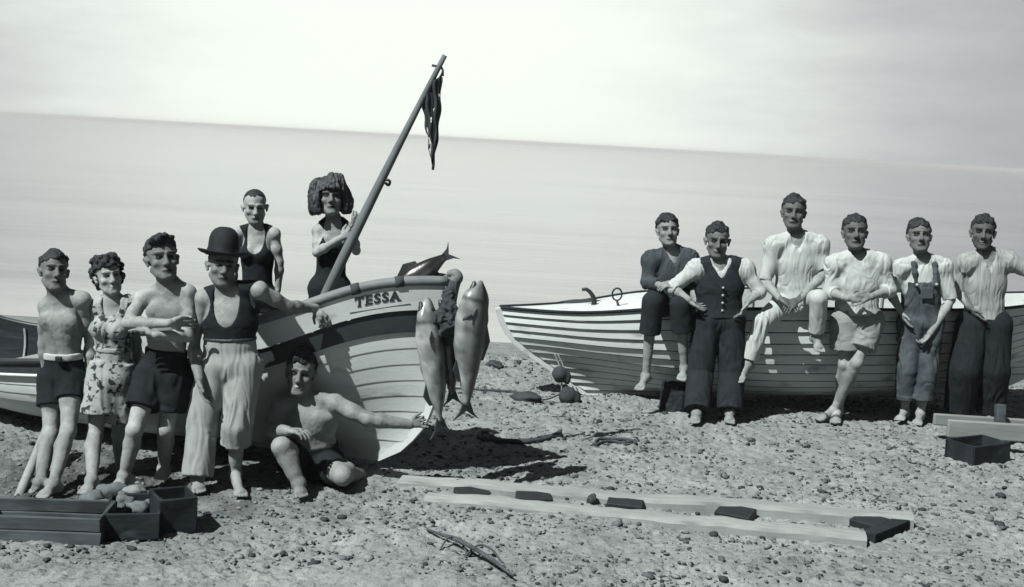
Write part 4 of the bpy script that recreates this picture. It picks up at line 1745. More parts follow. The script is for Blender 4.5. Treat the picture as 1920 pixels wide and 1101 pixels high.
# 9 man in a waistcoat
b = Body(dict(y=11.00, s=1.08, hs=1.10, head=(6, 0, 0), tan=0.48, skin=1.0, armtan=0.8, group=GR, res=0.0068, bulk=1.02,
              label='man in a dark waistcoat over a white shirt standing between two seated figures',
              j=dict(hd=(1345, 450), nk=(1350, 492), sA=(1306, 504), sB=(1396, 503), eA=(1260, 540, -.06), eB=(1424, 548, -.04), wA=(1291, 562, -.14), wB=(1402, 567, -.15),
                     nA=(1314, 580, -.10), nB=(1384, 602, -.17), hA=(1326, 602), hB=(1370, 602), kA=(1313, 700, -.06), kB=(1372, 700, -.05),
                     aA=(1306, 776, 'g'), aB=(1368, 774, 'g'), tA=(1302, 792, 'g'), tB=(1368, 792, 'g'))))
b.body()
b.hair('short', HAIR, 9)
b.shirt('shirt', WHITECLOTH, 0.014, 0.10, (1.22, 1.25), (0.064, 0.056, 0.050), 0.060, 0.10, 0.008)
wc = b.top('waistcoat', DARK2, 0.026, 0.08, scoop=(0.085, 0.15, 0.98, 0.155), vneck=True, arm=0.084, armx=0.004, wr=0.004)
for k in range(4):
    c = b.t(0.006, 0.0, 0.60 - 0.13 * k) + b.fwd * (0.150 - 0.008 * k) * b.s
    mb = MB()
    mb.tube([c - b.fwd * 0.02, c + b.fwd * 0.004], 0.011, 10)
    mb.build('button', BONE, wc, True)
tr(b, 'trousers', DARK2, (1.92, 1.92), 0.16, 0.118, 0.110, 0.104, 0.010)

# 10 man in white sitting on the gunwale
b = Body(dict(y=11.24, s=1.10, hs=1.12, head=(2, -8, 0), tan=0.40, skin=1.0, armtan=0.6, group=GR, res=0.0068, palmA=(0, .5, -1), palmB=(0, .5, -1),
              label='man all in white with rolled sleeves sitting highest on the gunwale',
              j=dict(hd=(1488, 398), nk=(1494, 445), sA=(1452, 460), sB=(1536, 458), eA=(1434, 528, -.04), eB=(1547, 512, -.02), wA=(1462, 560, -.26), wB=(1498, 562, -.28),
                     nA=(1492, 574, -.36), nB=(1466, 582, -.38), hA=(1472, 568, .02), hB=(1514, 568, .02), kA=(1428, 604, -.30), kB=(1535, 560, -.34),
                     aA=(1403, 682, -.30), aB=(1531, 632, -.22), tA=(1384, 716, -.42), tB=(1538, 658, -.32))))
b.body()
b.hair('short', HAIR, 10)
b.shirt('shirt', WHITECLOTH, 0.020, 0.02, (0.97, 0.85), (0.064, 0.056, 0.05), 0.060, 0.12, 0.009)
tr(b, 'trousers', WHITECLOTH, (1.90, 1.86), 0.20, 0.098, 0.076, 0.060, 0.009)

# 11 man in shorts with crossed ankles
b = Body(dict(y=11.13, s=1.10, hs=1.15, head=(6, -12, 3), tan=0.38, skin=1.05, armtan=0.9, group=GR, res=0.0068, palmA=(0, 1, -.2), palmB=(0, 1, -.2),
              label='man in a white jersey and pale shorts leaning with crossed ankles and folded arms',
              j=dict(hd=(1603, 436), nk=(1608, 480), sA=(1566, 496), sB=(1652, 494), eA=(1556, 548, -.02), eB=(1668, 545, -.02), wA=(1590, 560, -.24), wB=(1634, 556, -.24),
                     nA=(1628, 556, -.28), nB=(1592, 566, -.30), hA=(1585, 604), hB=(1630, 602), kA=(1584, 684, -.04), kB=(1606, 680, -.12),
                     aA=(1572, 768, 'g'), aB=(1564, 770, 'g'), tA=(1566, 792, 'g'), tB=(1534, 786, 'g'))))
b.body()
b.hair('short', HAIR, 11)
b.shirt('jersey', WHITECLOTH, 0.024, 0.12, (1.3, 1.3), (0.064, 0.058, 0.050), 0.062, 0.03, 0.009, (12, 12, 7))
b.shorts('shorts', KHAKI, (0.66, 0.66), 0.24, 0.125, 0.122, 0.11, 0.016, 0.011, (8, 8, 9))
for q in 'AB':
    def sole(Fd, q=q):
        a, t = b.J['a' + q], b.J['t' + q]
        f = unit((t - a) * np.array([1, 1, 0]))
        Fd.cone(a - f * 0.045 - np.array([0, 0, a[2] - 0.022]), t - f * 0.03 - np.array([0, 0, t[2] - 0.020]), 0.045, 0.050, 0.01, sq=((0, 0, 1), 0.35))
        Fd.cone(t - f * 0.09 + np.array([0, 0, 0.006]), t - f * 0.065 + np.array([0, 0, 0.006]), 0.050, 0.045, 0.01, flat=True)
    b.cloth('sandal', sole, LEATHER, ['a' + q, 't' + q], 0.0, margin=0.12)

# 12 boy in dungarees
b = Body(dict(y=11.30, s=1.04, hs=1.16, head=(8, -14, 4), tan=0.45, skin=1.05, armtan=1.0, group=GR, res=0.0068, curlB=0.6,
              label='boy in patched dungarees rolled above bare feet with one hand in his pocket',
              j=dict(hd=(1724, 443), nk=(1729, 486), sA=(1692, 501), sB=(1768, 499), eA=(1668, 548, .02), eB=(1783, 562, -.02), wA=(1690, 585, -.10), wB=(1744, 625, -.14),
                     nA=(1704, 620, -.12), nB=(1724, 650, -.12), hA=(1708, 606), hB=(1746, 606), kA=(1701, 694, -.04), kB=(1737, 694, -.06),
                     aA=(1697, 770, 'g'), aB=(1726, 776, 'g'), tA=(1686, 787, 'g'), tB=(1719, 795, 'g'))))
b.body()
b.hair('wave', HAIR, 12)
b.shirt('shirt', WHITECLOTH, 0.014, 0.15, (0.98, 0.98), (0.064, 0.060, 0.06), 0.058, 0.06, 0.009)


def dungarees(b):
    J, s = b.J, b.s

    def f(Fd):
        b.torso(Fd, 0.028 * s, delt=False)
        b.tplane(Fd, 0.66)
        Fd.ell(b.t(0, -0.19, 0.62), np.array((0.3, 0.17, 0.20)) * s, b.M, 0.0, True)
        for sg in (-1, 1):
            Fd.ell(b.t(sg * 0.215, 0.05, 0.60), np.array((0.085, 0.3, 0.13)) * s, b.M, 0.0, True)
        b.legcones(Fd, (1.66, 1.66), 0.112, 0.098, 0.092)
        for sg, q in ((-1, 'sA'), (1, 'sB')):
            p = [b.t(sg * 0.080, 0.108, 0.62), b.t(sg * 0.086, 0.094, 0.80), b.t(sg * 0.088, 0.062, 0.93), b.t(sg * 0.088, 0.0, 1.03), b.t(sg * 0.07, -0.10, 0.9), b.t(sg * 0.03, -0.135, 0.5)]
            for u, v in zip(p[:-1], p[1:]):
                Fd.cone(u, v, 0.024 * s, 0.024 * s, 0.01, sq=(np.cross(unit(v - u), b.ac), 0.6))
        for q in 'AB':
            K, A = J['k' + q], J['a' + q]
            Fd.cone(K + (A - K) * 0.56, K + (A - K) * 0.67, 0.098 * s, 0.099 * s, 0.006, flat=True)
    return b.cloth('dungarees', f, DENIM, ['hA', 'hB', 'sA', 'sB', 'nk', 'kA', 'kB', 'aA', 'aB'], 0.010, (8, 8, 6))


dg_ = dungarees(b)
c = b.t(0, 0.0, 0.50) + b.fwd * 0.142 * b.s
MB().box(c, b.ac * 0.055, b.fwd * 0.004, b.upv * 0.05).build('bib_pocket', DENIM, dg_, bevel=0.004)
for sg in (-1, 1):
    c = b.t(sg * 0.082, 0.0, 0.63) + b.fwd * 0.148 * b.s
    MB().tube([c - b.fwd * 0.02, c + b.fwd * 0.006], 0.014, 8).build('buckle', BONE, dg_, True)

# 13 man at the right edge
b = Body(dict(y=11.44, s=1.10, hs=1.12, head=(4, -6, 0), tan=0.34, skin=1.0, armtan=0.5, group=GR, res=0.0068, stubble=0.3,
              smile=1, label='man in a pale open necked shirt and wide dark trousers, rightmost of everyone',
              j=dict(hd=(1843, 435), nk=(1851, 478), sA=(1812, 494), sB=(1890, 490), eA=(1796, 545, .05), eB=(1932, 510, -.06), wA=(1820, 578, -.10), wB=(1968, 486, -.20),
                     nA=(1838, 602, -.14), nB=(1992, 476, -.24), hA=(1824, 610), hB=(1866, 610), kA=(1808, 695, -.08), kB=(1862, 695, -.05),
                     aA=(1798, 770, 'g'), aB=(1856, 772, 'g'), tA=(1792, 790, 'g'), tB=(1854, 792, 'g'))))
b.body()
b.hair('short', HAIR, 13)
CREASE_SHADE = mat('crease_shaded_shirting', 0.44, 0.85, 0.10, 12, 0.4, 130, spots=(0.30, 0.5, 0.62, 8), stretch=(8, 2, 0.4), spec=0.15)  # darker streaks paint the shade of creases into the cloth
b.shirt('shirt', CREASE_SHADE, 0.022, 0.10, (1.05, 1.9), (0.066, 0.060, 0.052), 0.064, 0.14, 0.009, (14, 14, 4))
tr(b, 'trousers', DARK, (1.95, 1.95), 0.20, 0.138, 0.135, 0.125, 0.010)


#PROPS
# ------------------------------------------------------------------ flagpole and flag
pa, pb = P(592, 590, 8.58), P(834, 104, 8.72)
pts = [pa + (pb - pa) * t + np.array([0, 0, 0.02 * math.sin(math.pi * t)]) for t in np.linspace(0, 1, 20)]
pole = recentre(MB().tube(pts, [0.032, 0.037, 0.034, 0.028, 0.022, 0.018], 12).build('flagpole', POLE, None, True))
tag(pole, 'rough wooden pole slanting up out of the boat with a dark pennant near its tip', 'pole')


def pole_at(t):
    return pa + (pb - pa) * t


q = pole_at(0.525)
MB().tube([q + [0.02, -.03, 0], q + [0.05, -.03, -0.01], q + [0.04, -.01, -0.04], q + [0.015, -.03, -0.02]], 0.010, 6, 0, 4).build('iron_eye', IRON, pole, True)
q = pole_at(0.955)
MB().tube([q + [-0.05, 0, 0.01], q + [0.02, 0, -0.005], q + [0.03, 0, -0.06]], 0.009, 6, 0, 3).build('lashing', ROPE, pole, True)
# flag
n, m_ = 26, 34
h0, h1 = P(829, 134, 8.70), P(789, 182, 8.69)
tip = P(811, 318, 8.62)
V = []
for i in range(n):
    s = i / (n - 1)
    a = h0 + (h1 - h0) * s
    for j in range(m_):
        t = j / (m_ - 1)
        # long side falls almost straight, short side gathers in
        edge = P(829 - 3 * t - 14 * t * t, 134 + 184 * t, 8.70)
        inner = P(789 + 20 * t + 2 * t * t, 182 + 136 * t, 8.69)
        p = edge + (inner - edge) * s
        fold = 0.014 * math.sin(s * 15 + 2 * t) * (1 - 0.75 * t) + 0.006 * math.sin(s * 31 + t * 5)
        p = p + np.array([0.006 * math.sin(t * 20 + s * 9), fold, 0.004 * math.sin(s * 23)])
        V.append(p)
Fc = []
for i in range(n - 1):
    for j in range(m_ - 1):
        s, t = (i + 0.5) / (n - 1), (j + 0.5) / (m_ - 1)
        hole = pn(np.array([[s * 5.5, t * 11, 2.2]]))[0] > 0.62 or (s > 0.8 and t > 0.45 and pn(np.array([[s * 9, t * 14, 5.2]]))[0] > 0.15)
        if hole:
            continue
        Fc.append((i * m_ + j, i * m_ + j + 1, (i + 1) * m_ + j + 1, (i + 1) * m_ + j))
o = mesh_from('flag', V, Fc, FLAGM, True, pole)
so_ = o.modifiers.new('solid', 'SOLIDIFY')
so_.thickness = 0.003
o['label'] = 'tattered dark pennant hanging limp'


# ------------------------------------------------------------------ fish
def fish(label, spine, prof, side, belly, tailspread, bend=0.25, fins=True, dark=0.5, deep=1.35, shade=1.0):
    """spine: points from snout to tail root; prof: half-thickness; side: unit vector to the camera-facing flank; belly: towards the belly"""
    sp = spline(spine, 8)
    n, k = len(sp), 18
    tt = np.linspace(0, 1, n)
    r = np.interp(tt, [q[0] for q in prof], [q[1] for q in prof])
    T = np.gradient(sp, axis=0)
    T /= np.linalg.norm(T, axis=1)[:, None]
    V, tone = [], []
    for i in range(n):
        b_ = unit(belly - T[i] * np.dot(belly, T[i]))
        s_ = np.cross(T[i], b_)
        for j in range(k):
            an = 2 * math.pi * j / k
            V.append(sp[i] + s_ * math.cos(an) * r[i] + b_ * math.sin(an) * r[i] * deep)
            bl = math.sin(an)
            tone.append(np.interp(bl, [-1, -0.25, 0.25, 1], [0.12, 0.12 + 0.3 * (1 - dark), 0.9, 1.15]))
    V, tone = np.array(V), np.array(tone)
    Fc = [(i * k + j, i * k + (j + 1) % k, (i + 1) * k + (j + 1) % k, (i + 1) * k + j) for i in range(n - 1) for j in range(k)]
    Fc += [tuple(range(k - 1, -1, -1)), tuple((n - 1) * k + j for j in range(k))]
    ti = np.repeat(tt, k)
    tone = tone * np.where(np.abs(ti - 0.19) < 0.012, 0.3, 1) * np.where(ti < 0.17, 0.75, 1)
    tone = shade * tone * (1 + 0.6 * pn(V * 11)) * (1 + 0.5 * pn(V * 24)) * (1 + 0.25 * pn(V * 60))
    V = V + 0.007 * pn(V * 9)[:, None] + 0.003 * pn(V * 30)[:, None]
    o = mesh_from('fish', V, Fc, FISHM)
    fix_normals(o)
    ca = o.data.color_attributes.new('tone', 'FLOAT_COLOR', 'POINT')
    tone = np.clip(tone, 0.04, 1.4)
    ca.data.foreach_set('color', np.stack([tone] * 3 + [np.ones(len(tone))], 1).astype(np.float32).ravel())
    L_ = np.linalg.norm(sp[-1] - sp[0])

    def fin(name, pts, th=0.006, pm=FIN):
        pts = np.array(pts)
        nrm = unit(np.cross(pts[1] - pts[0], pts[-1] - pts[0]))
        m = len(pts)
        Vf = np.concatenate([pts + nrm * th, pts - nrm * th])
        Ff = [tuple(range(m)), tuple(range(2 * m - 1, m - 1, -1))] + [(i, m + i, m + (i + 1) % m, (i + 1) % m) for i in range(m)]
        f = mesh_from(name, Vf, Ff, pm, False, o)
        fix_normals(f)

    e, d = sp[-1], T[-1]
    bl = unit(belly - d * np.dot(belly, d))
    w_ = tailspread
    fin('tail_fin', [e - bl * 0.02 - d * 0.03, e - bl * w_ * 0.55 + d * w_ * 0.6, e - bl * w_ + d * w_ * 1.1, e - bl * w_ * 0.4 + d * w_ * 0.72, e + d * w_ * 0.45,
                     e + bl * w_ * 0.4 + d * w_ * 0.72, e + bl * w_ + d * w_ * 1.1, e + bl * w_ * 0.55 + d * w_ * 0.6, e + bl * 0.02 - d * 0.03])
    if fins:
        for nm, t0, t1, sg, hh in (('dorsal_fin', 0.36, 0.66, -1, 0.045), ('anal_fin', 0.62, 0.80, 1, 0.04)):
            i0, i1 = int(t0 * n), int(t1 * n)
            bv = lambda i: unit(belly - T[i] * np.dot(belly, T[i])) * sg
            A, B = sp[i0] + bv(i0) * r[i0] * deep * 0.92, sp[i1] + bv(i1) * r[i1] * deep * 0.92
            im = int((i0 * 0.45 + i1 * 0.55))
            fin(nm, [A, sp[im] + bv(im) * (r[im] * deep + hh), sp[i1] + bv(i1) * (r[i1] * deep + hh * 0.45), B])
        i0 = int(0.27 * n)
        b0 = unit(belly - T[i0] * np.dot(belly, T[i0]))
        s0 = np.cross(T[i0], b0)
        if np.dot(s0, side) < 0:
            s0 = -s0
        A = sp[i0] + s0 * r[i0] * 0.95 + b0 * 0.02
        fin('pectoral_fin', [A, A + T[i0] * 0.05 + b0 * 0.02 + s0 * 0.006, A + T[i0] * 0.11 + b0 * 0.015 + s0 * 0.008, A + T[i0] * 0.05 - b0 * 0.012 + s0 * 0.004])
        i1 = int(0.11 * n)
        b1 = unit(belly - T[i1] * np.dot(belly, T[i1]))
        s1 = np.cross(T[i1], b1)
        if np.dot(s1, side) < 0:
            s1 = -s1
        c = sp[i1] + s1 * r[i1] * 0.93 - b1 * r[i1] * 0.25
        j0, j1 = int(0.15 * n), int(0.02 * n)
        bb = unit(belly - T[j0] * np.dot(belly, T[j0]))
        MB().tube([sp[j0] + bb * r[j0] * 0.8, (sp[j0] + sp[j1]) / 2 + bb * 0.045, sp[j1] + bb * 0.055 + T[j1] * 0.02], [0.026, 0.02, 0.008], 8, 0, 5).build('lower_jaw', FIN, o, True)
        MB().tube([c - s1 * 0.004, c + s1 * 0.004], 0.011, 10).build('eye', EYE, o, True)
    recentre_tree(o)
    tag(o, label, 'fish', 'large fish at the bow of the named boat')
    return o


def recentre_tree(o):
    me = o.data
    a = np.empty(len(me.vertices) * 3, dtype=np.float32)
    me.vertices.foreach_get('co', a)
    a = a.reshape(-1, 3)
    c = ((a.min(0) + a.max(0)) / 2).astype(np.float32)
    kids = list(o.children)
    me.vertices.foreach_set('co', (a - c).ravel())
    o.location = Vector([float(x) for x in c])
    for k_ in kids:
        k_.matrix_parent_inverse = Matrix.Translation(-o.location)


CAMS = np.array([0, -1.0, 0])
yf = 8.22
PR = [(0, 0.012), (0.04, 0.028), (0.12, 0.054), (0.30, 0.074), (0.52, 0.068), (0.76, 0.042), (0.92, 0.018), (1, 0.015)]
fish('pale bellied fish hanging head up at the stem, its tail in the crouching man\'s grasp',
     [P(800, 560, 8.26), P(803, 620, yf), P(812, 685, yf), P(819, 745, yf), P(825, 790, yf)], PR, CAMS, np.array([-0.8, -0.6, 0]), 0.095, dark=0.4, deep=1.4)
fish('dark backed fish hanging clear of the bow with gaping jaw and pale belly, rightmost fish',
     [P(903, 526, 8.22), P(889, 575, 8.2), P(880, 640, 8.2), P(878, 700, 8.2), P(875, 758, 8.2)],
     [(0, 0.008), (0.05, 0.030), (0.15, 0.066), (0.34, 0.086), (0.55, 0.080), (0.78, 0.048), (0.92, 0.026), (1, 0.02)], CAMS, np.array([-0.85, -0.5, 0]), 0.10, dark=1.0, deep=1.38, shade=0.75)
fish('dark fish lying across the foredeck with its tail in the air',
     [P(700, 566, 8.55), P(738, 548, 8.55), P(775, 524, 8.55), P(805, 502, 8.57), P(834, 482, 8.6)],
     [(0, 0.012), (0.1, 0.032), (0.3, 0.056), (0.55, 0.064), (0.8, 0.045), (0.93, 0.026), (1, 0.018)], CAMS, np.array([0.6, -0.1, -0.8]), 0.075, dark=1.0, deep=1.35, shade=0.25)

# rope the fish hang by
sh = P(846, 528, 8.40)
for lab, pts in (('short dark rope tying the pale fish to the stem head', [sh, P(838, 560, 8.3), P(826, 590, 8.26), P(812, 610, 8.24), P(806, 585, 8.22)]),
                 ('long dark rope from the stem head to the dark backed fish', [sh + [0.01, 0, 0], P(848, 580, 8.26), P(846, 610, 8.22), P(868, 600, 8.12), P(884, 590, 8.1)])):
    o = recentre(MB().tube(pts, [0.014, 0.012, 0.018, 0.014, 0.010], 8, 0, 6).build('fish_rope', ROPE, None, True))
    tag(o, lab, 'rope')
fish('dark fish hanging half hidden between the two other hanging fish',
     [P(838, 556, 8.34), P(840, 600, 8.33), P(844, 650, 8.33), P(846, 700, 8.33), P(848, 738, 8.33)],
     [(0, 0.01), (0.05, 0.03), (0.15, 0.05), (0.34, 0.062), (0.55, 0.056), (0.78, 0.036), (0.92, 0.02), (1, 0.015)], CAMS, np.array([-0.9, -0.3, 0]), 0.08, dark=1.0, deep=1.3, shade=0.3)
c = P(838, 592, 8.27)
F_ = Field(c - 0.3, c + 0.3, 0.008)
F_.cone(P(842, 548, 8.30), P(838, 600, 8.25), 0.03, 0.055, 0)
F_.cone(P(838, 600, 8.25), P(846, 640, 8.28), 0.055, 0.03, 0.04)
for du, dv, rr in ((-24, 6, .03), (20, 12, .035), (-10, 30, .03), (12, -14, .03), (26, 0, .022), (-34, 14, .02)):
    F_.cone(c, P(838 + du, 592 + dv, 8.22), 0.03, rr, 0.03)
V, Q = F_.mesh()
V = V + normals(V, Q) * (0.020 * (1 - 2 * np.abs(pn(V * 17))) - 0.016 * np.exp(-(pn(V * 22 + 4) / 0.12) ** 2))[:, None]
tag(recentre(mesh_from('net_bunch', V, Q, CANVASD)), 'ragged dark bunch of net knotted between the heads of the hanging fish', 'net')

# light ropes lying loose on the foredeck
mb = MB()
mb.tube([P(655, 566, 8.6), P(690, 556, 8.55), P(715, 545, 8.55), P(728, 530, 8.58), P(722, 548, 8.6), P(750, 545, 8.6), P(770, 548, 8.56)], 0.012, 6, 0, 6)
mb.tube([P(690, 552, 8.62), P(712, 538, 8.62), P(726, 528, 8.62), P(736, 538, 8.6)], 0.009, 6, 0, 6)
tag(recentre(mb.build('coiled_rope', ROPEL, None, True)), 'loose pale rope tangled on the foredeck before the girl', 'rope')


# ------------------------------------------------------------------ beach clutter
def gz(p):
    return float(ground_z(np.array([p[0]]), np.array([p[1]]))[0])


def gp(u, v, dz=0.0):
    p = G(u, v)
    return np.array([p[0], p[1], gz(p) + dz])


def crate(label, u0_, v0_, u1_, v1_, hgt, depth, m, boards=2):
    """open-topped fish box; (u0,v0)-(u1,v1): front bottom edge in the picture"""
    a, b_ = gp(u0_, v0_), gp(u1_, v1_)
    a[2] = b_[2] = (a[2] + b_[2]) / 2 - 0.01
    d = unit(b_ - a)
    bk = np.array([-d[1], d[0], 0])
    if bk[1] < 0:
        bk = -bk
    W = np.linalg.norm(b_ - a)
    z = np.array([0, 0, 1.0])
    root = empty('crate', (a + b_) / 2 + bk * depth / 2, label, 'crate', 'old wooden boxes')
    th = 0.016
    bh = hgt / boards
    for nm, p, q in (('front_panel', a, b_), ('back_panel', a + bk * depth, b_ + bk * depth)):
        mb = MB()
        for k in range(boards):
            mb.box((p + q) / 2 + z * (bh * (k + 0.5)), d * W / 2, bk * th / 2, z * (bh / 2 - 0.003))
        mb.build(nm, m, root, bevel=0.004, jitter=0.004)
    for p in (a, b_):
        mb = MB()
        s = d if p is a else -d
        for k in range(boards):
            mb.box(p + bk * depth / 2 + s * th * 0.52 + z * (bh * (k + 0.5)), d * th / 2, bk * (depth / 2 - th * 0.55), z * (bh / 2 - 0.002))
        mb.build('end_panel', m, root, bevel=0.004, jitter=0.003)
    MB().box((a + b_) / 2 + bk * depth / 2 + z * 0.012, d * (W / 2 - th * 1.1), bk * (depth / 2 - th), z * 0.008).build('bottom_panel', m, root)
    return root, a, b_, d, bk


crate('low dark box lying along the bottom left edge of the beach', -60, 1012, 188, 1020, 0.165, 0.34, WOODM, 2)
c2 = crate('dark wooden box full of pale lumpy stones, middle of the three boxes', 196, 1010, 300, 1008, 0.165, 0.40, WOODD, 1)
crate('tall dark box standing right of the stone filled box', 299, 1002, 370, 994, 0.225, 0.24, WOODD, 1)
# stones heaped in and by the boxes
rs = np.random.RandomState(77)
pm = [mat('stone_pale', 0.36), mat('stone_grey', 0.2), mat('stone_mid', 0.11)]


def stone(lab, c, r, m, grp):
    bm = bmesh.new()
    bmesh.ops.create_icosphere(bm, subdivisions=3, radius=1)
    B = np.array([v.co[:] for v in bm.verts])
    Fc = np.array([[v.index for v in f.verts] for f in bm.faces])
    bm.free()
    k = rs.uniform(0, 90)
    V = B * (1 + 0.42 * pn(B * 1.2 + k) + 0.10 * pn(B * 4 + k))[:, None] * np.array(r)
    V = V @ rot((0, 0, 1), rs.uniform(0, 6)).T + c
    o = recentre(mesh_from('stone', V, Fc, m))
    tag(o, lab, 'stone', grp)


GS = 'pale stones heaped in and behind the wooden boxes'
for (u, v, y, rr) in ((176, 938, 7.28, .075), (210, 925, 7.45, .085), (236, 940, 7.25, .07), (262, 950, 7.18, .055), (195, 948, 7.2, .05), (286, 938, 7.3, .05),
                      (250, 922, 7.45, .06), (222, 952, 7.15, .045), (160, 945, 7.3, .05)):
    stone('pale lumpy stone in the heap at the dark boxes', P(u, v, y), (rr * 1.2, rr, rr * 0.75), pm[rs.randint(2)], GS)

# long sloping skidway of two timbers, dark blocks standing in for shaded gaps
ra, rb = gp(752, 901, -0.01), gp(1708, 984, 0.025)
fa, fb = gp(800, 930, -0.02), gp(1622, 1018, 0.015)
sk = empty('skidway', (ra + rb) / 2, 'long pale timber skidway lying across the foreground sand', 'skidway')


def timber(p, q, w_, h_, m, root):
    """a worn baulk: rounded, split and slightly crooked"""
    F_ = 70
    d = unit(q - p)
    sd_ = unit(np.cross((0, 0, 1.0), d))
    V, Fc = [], []
    prof = [(-1, -1), (1, -1), (1, 0.55), (0.86, 0.9), (0.4, 1), (0.02, 1), (-0.02, 0.93), (-0.06, 1), (-0.5, 1), (-0.88, 0.9), (-1, 0.5)]
    k = len(prof)
    for i in range(F_):
        t = i / (F_ - 1)
        c = p + (q - p) * t
        e = np.array([[t * 6, p[0] * 3, 1.0]])
        c = c + sd_ * 0.014 * pn(e)[0] + np.array([0, 0, 0.010 * pn(e * 1.4 + 9)[0] + 0.006 * pn(e * 4 + 3)[0]])
        for j, (a_, b2) in enumerate(prof):
            g = 1 + 0.10 * pn(np.array([[t * 22, j * 1.7, p[0]]]))[0]
            V.append(c + sd_ * a_ * w_ / 2 * g + np.array([0, 0, b2 * h_ / 2 * g]))
    for i in range(F_ - 1):
        for j in range(k):
            Fc.append((i * k + j, i * k + (j + 1) % k, (i + 1) * k + (j + 1) % k, (i + 1) * k + j))
    Fc += [tuple(range(k - 1, -1, -1)), tuple((F_ - 1) * k + j for j in range(k))]
    o_ = MB().add(V, Fc).build('timber', m, root)
    fix_normals(o_)
    return o_


for p, q in ((ra, rb), (fa, fb)):
    timber(p, q, 0.17, 0.10, WOODP, sk)
for t in (0.135, 0.265, 0.455, 0.68, 0.945):
    p, q = ra + (rb - ra) * t, fa + (fb - fa) * t
    d = unit(q - p)
    MB().bar(p + d * 0.068, p + d * (0.17 + 0.06 * (t > 0.6)) + np.array([0, 0, -0.022]), 0.24, 0.085).build('rung_and_gap_shade', IRON, sk, bevel=0.006)
e = unit(rb - ra)
MB().bar(rb + (fb - rb) * 0.12 - e * 0.02, rb + (fb - rb) * 0.88 - e * 0.02, 0.10, 0.07).build('rung_and_gap_shade', WOODD, sk, bevel=0.006)

# dark stick with hoops
a, b_ = gp(800, 1003, 0.02), gp(962, 1092, 0.03)
st = MB().tube([a, (a * 0.6 + b_ * 0.4) + [0, 0, 0.035], (a * 0.3 + b_ * 0.7) + [0, 0, 0.03], b_], [0.007, 0.014, 0.014, 0.007], 8, 0, 6).build('driftwood_stick', WOODM, None, True)
for u, v, w_ in ((850, 1028, 26), (905, 1040, 34)):
    MB().tube([gp(u - w_, v + 10, 0.0), gp(u - w_ * .5, v + 4, 0.05), gp(u, v + 3, 0.06), gp(u + w_ * .6, v + 8, 0.04), gp(u + w_, v + 16, 0.0)], 0.006, 6, 0, 5).build('hoop', WOODM, st, True)
recentre_tree(st)
tag(st, 'thin dark stick with two curved hoops lying in the foreground sand', 'stick')

# ropes on the sand
for lab, pts, r in (('dark knotted rope with an open loop lying on the sand in mid beach', [(1052, 818), (1020, 822), (985, 828), (950, 830), (915, 826), (899, 820), (903, 812), (918, 814), (930, 824), (960, 828), (1000, 826), (1030, 822), (1050, 813)], 0.020),
                    ('short dark rope with two small loops right of the knotted rope', [(1190, 826), (1170, 830), (1150, 826), (1130, 828), (1116, 834), (1122, 824), (1150, 822), (1180, 824), (1192, 832), (1170, 834)], 0.012),
                    ('thin dark line stretched along the sand behind the hanging fish', [(838, 728), (900, 731), (960, 736), (1012, 744)], 0.010)):
    o = recentre(MB().tube([gp(u, v, 0.012) for u, v in pts], r, 8, 0, 8).build('beach_rope', ROPE, None, True))
    tag(o, lab, 'rope', 'ropes lying on the sand')

# floats by the bow of the second boat
fr = P(1040, 664, 11.45)
o = empty('float', P(1048, 705, 11.4), 'dark round net float hanging on a pale cord from the boat bow', 'float', 'net floats by the second boat')
c = P(1050, 702, 11.4)


def floatmesh(c, r, nm, root, ax=(0.2, 0, 1)):
    F_ = Field(c - 0.25, c + 0.25, 0.008)
    F_.ell(c, (r, r, r * 1.05), None, 0)
    F_.ell(c + [r * 0.9, 0, -r * 0.35], (r * 0.55, r * 0.6, r * 0.9), None, 0.02)
    V, Q = F_.mesh()
    V = V + 0.006 * pn(V * 14)[:, None]
    return mesh_from(nm, V, Q, CANVASD, True, root)


floatmesh(c, 0.075, 'float_body', o)
MB().tube([fr, (fr + c) / 2 + [0.015, 0, 0], c + [0, 0, 0.06]], 0.007, 6, 0, 4).build('cord', ROPEL, o, True)
MB().tube([fr + [0.03, 0, 0], (fr + c) / 2 + [0.05, 0, 0], c + [0.03, 0, 0.05]], 0.007, 6, 0, 4).build('cord', ROPEL, o, True)
c2_ = gp(1064, 752, 0.06)
MB().tube([c + [0.02, 0, -0.06], (c + c2_) / 2 + [-0.02, 0, 0], c2_ + [-0.06, 0, 0.0]], 0.007, 6, 0, 4).build('cord', ROPEL, o, True)
o2 = empty('float', c2_, 'dark round net float resting on the sand under the boat bow', 'float', 'net floats by the second boat')
floatmesh(c2_, 0.085, 'float_body', o2)
MB().tube([c2_ + [-0.02, 0, 0.05], c2_ + [-0.18, -0.03, -0.03], c2_ + [-0.3, 0, -0.045]], 0.009, 6, 0, 4).build('cord', ROPE, o2, True)
for (u, v, rr, lab) in ((985, 748, .085, 'dark flat rock between the two boats'), (930, 686, .07, 'dark rock at the edge of the beach by the water'), (1110, 942, .045, 'small dark upright rock beside the long skidway')):
    p = gp(u, v)
    stone(lab, p + [0, 0, rr * 0.25], (rr * 1.7, rr, rr * 0.7) if rr > .05 else (rr * .8, rr * .8, rr * 1.2), mat('stone_dark', 0.055), 'dark rocks on the beach')

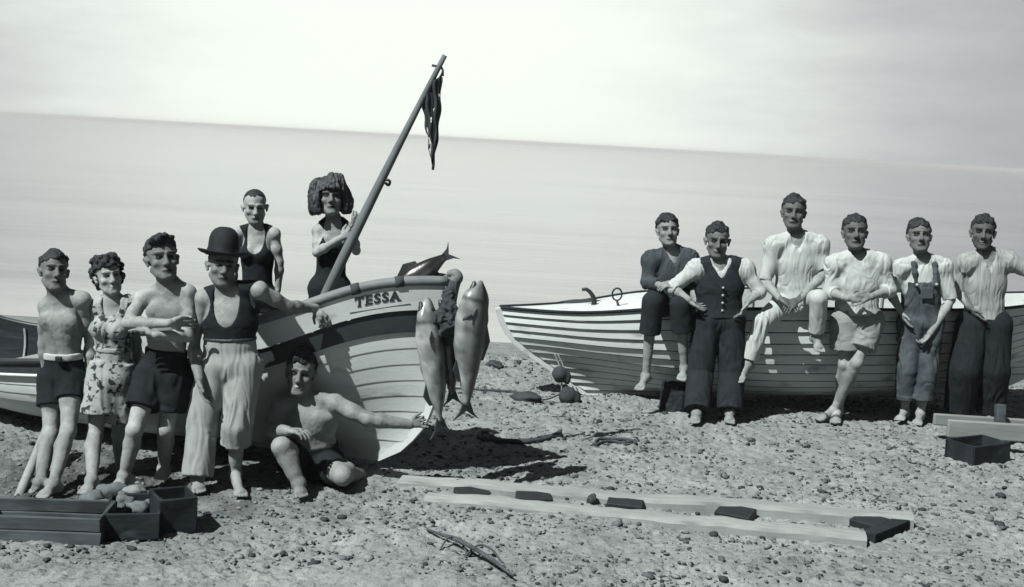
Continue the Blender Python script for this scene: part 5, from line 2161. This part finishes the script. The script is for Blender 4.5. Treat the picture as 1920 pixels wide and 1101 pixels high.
# things on the bow of the second boat
o = MB()
pts = [P(u, v, 12.0) for u, v in ((1012, 577), (1040, 573), (1075, 570), (1110, 570), (1145, 573), (1170, 577))]
bd_ = o.tube(pts, [0.008, 0.03, 0.045, 0.045, 0.03, 0.012], 12, 0, 5).build('furled_sail', CANVASD, None, True)
tag(recentre(bd_), 'dark furled sail lying on the foredeck of the second boat', 'sail')
o = MB().tube([P(1113, 574, 11.8), P(1114, 562, 11.8), P(1108, 550, 11.8), P(1100, 543, 11.8), P(1091, 543, 11.8)], [0.028, 0.024, 0.02, 0.018, 0.015], 8, 0, 5).build('mooring_horn', IRON, None, True)
tag(recentre(o), 'hooked dark iron horn standing on the bow of the second boat', 'hook')
mb = MB()
cc = P(1157, 552, 11.6)
mb.tube([cc + np.array([0.045 * math.cos(a), 0, 0.058 * math.sin(a)]) for a in np.linspace(-math.pi / 2, 1.5 * math.pi, 25)], 0.009, 6)
mb.tube([cc + [0, 0, -0.055], P(1161, 577, 11.6)], 0.011, 6)
tag(recentre(mb.build('ring_rowlock', IRON, None, True)), 'round iron ring on a short stem on the bow gunwale', 'ring')
# prop blocks under the second boat
for (u, v, w_, hgt, lab) in ((1262, 772, 0.24, 0.26, 'rough dark timber block propping the second boat beside the man in the waistcoat'),):
    p = gp(u, v)
    p[1] += 0.1
    F_ = Field(p + [-0.3, -0.3, -0.1], p + [0.3, 0.3, 0.5], 0.010)
    F_.cone(p + [0, 0, -0.03], p + [0.01, 0.02, hgt], w_ * 0.52, w_ * 0.44, 0, flat=True)
    F_.cone(p + [0.05, -0.03, -0.03], p + [0.07, -0.02, hgt * 0.7], w_ * 0.35, w_ * 0.3, 0.03, flat=True)
    V, Q = F_.mesh()
    V = V + normals(V, Q) * (0.014 * pn(V * np.array([22, 22, 5])) + 0.008 * pn(V * 30))[:, None]
    tag(recentre(mesh_from('prop_block', V, Q, WOODD)), lab, 'block')

# trestle, box and bundle at the right edge
ta, tb = gp(1774, 806, 0.0), gp(1990, 822, 0.0)
tr_ = empty('trestle', (ta + tb) / 2, 'low weathered timber trestle at the right edge of the beach', 'trestle')
z = np.array([0, 0, 1.0])
ta, tb = P(1776, 803, 10.3), P(2010, 818, 10.3)
MB().bar(ta, tb, 0.05, 0.15).build('front_rail', WOOD, tr_, bevel=0.01)
MB().bar(ta + [0, 0.35, 0.0], tb + [0, 0.35, 0.0], 0.05, 0.10).build('back_rail', WOOD, tr_, bevel=0.01)
for u in (1800, 1985):
    p = P(u, 815, 10.34)
    MB().bar(p, np.array([p[0] + 0.01, p[1], -0.03]), 0.07, 0.09, (0, 1, 0)).build('leg', WOODD, tr_, bevel=0.008)
p = P(1876, 800, 10.5)
MB().bar(P(1876, 758, 10.55), np.array([p[0], p[1], 0.0]), 0.08, 0.08, (0, 1, 0)).build('post', WOODM, tr_, bevel=0.01)
crate('dark fish box standing before the trestle at the right edge', 1824, 872, 1892, 863, 0.17, 0.28, WOODD, 1)


# leaning stake by the left man
a = gp(34, 925, -0.02)
o = MB().tube([a, P(95, 790, 8.55)], [0.030, 0.036], 8, 0, 3).build('leaning_stake', WOODP, None, True)
tag(recentre(o), 'pale wooden stake slanting against the boat behind the leftmost man', 'stake')
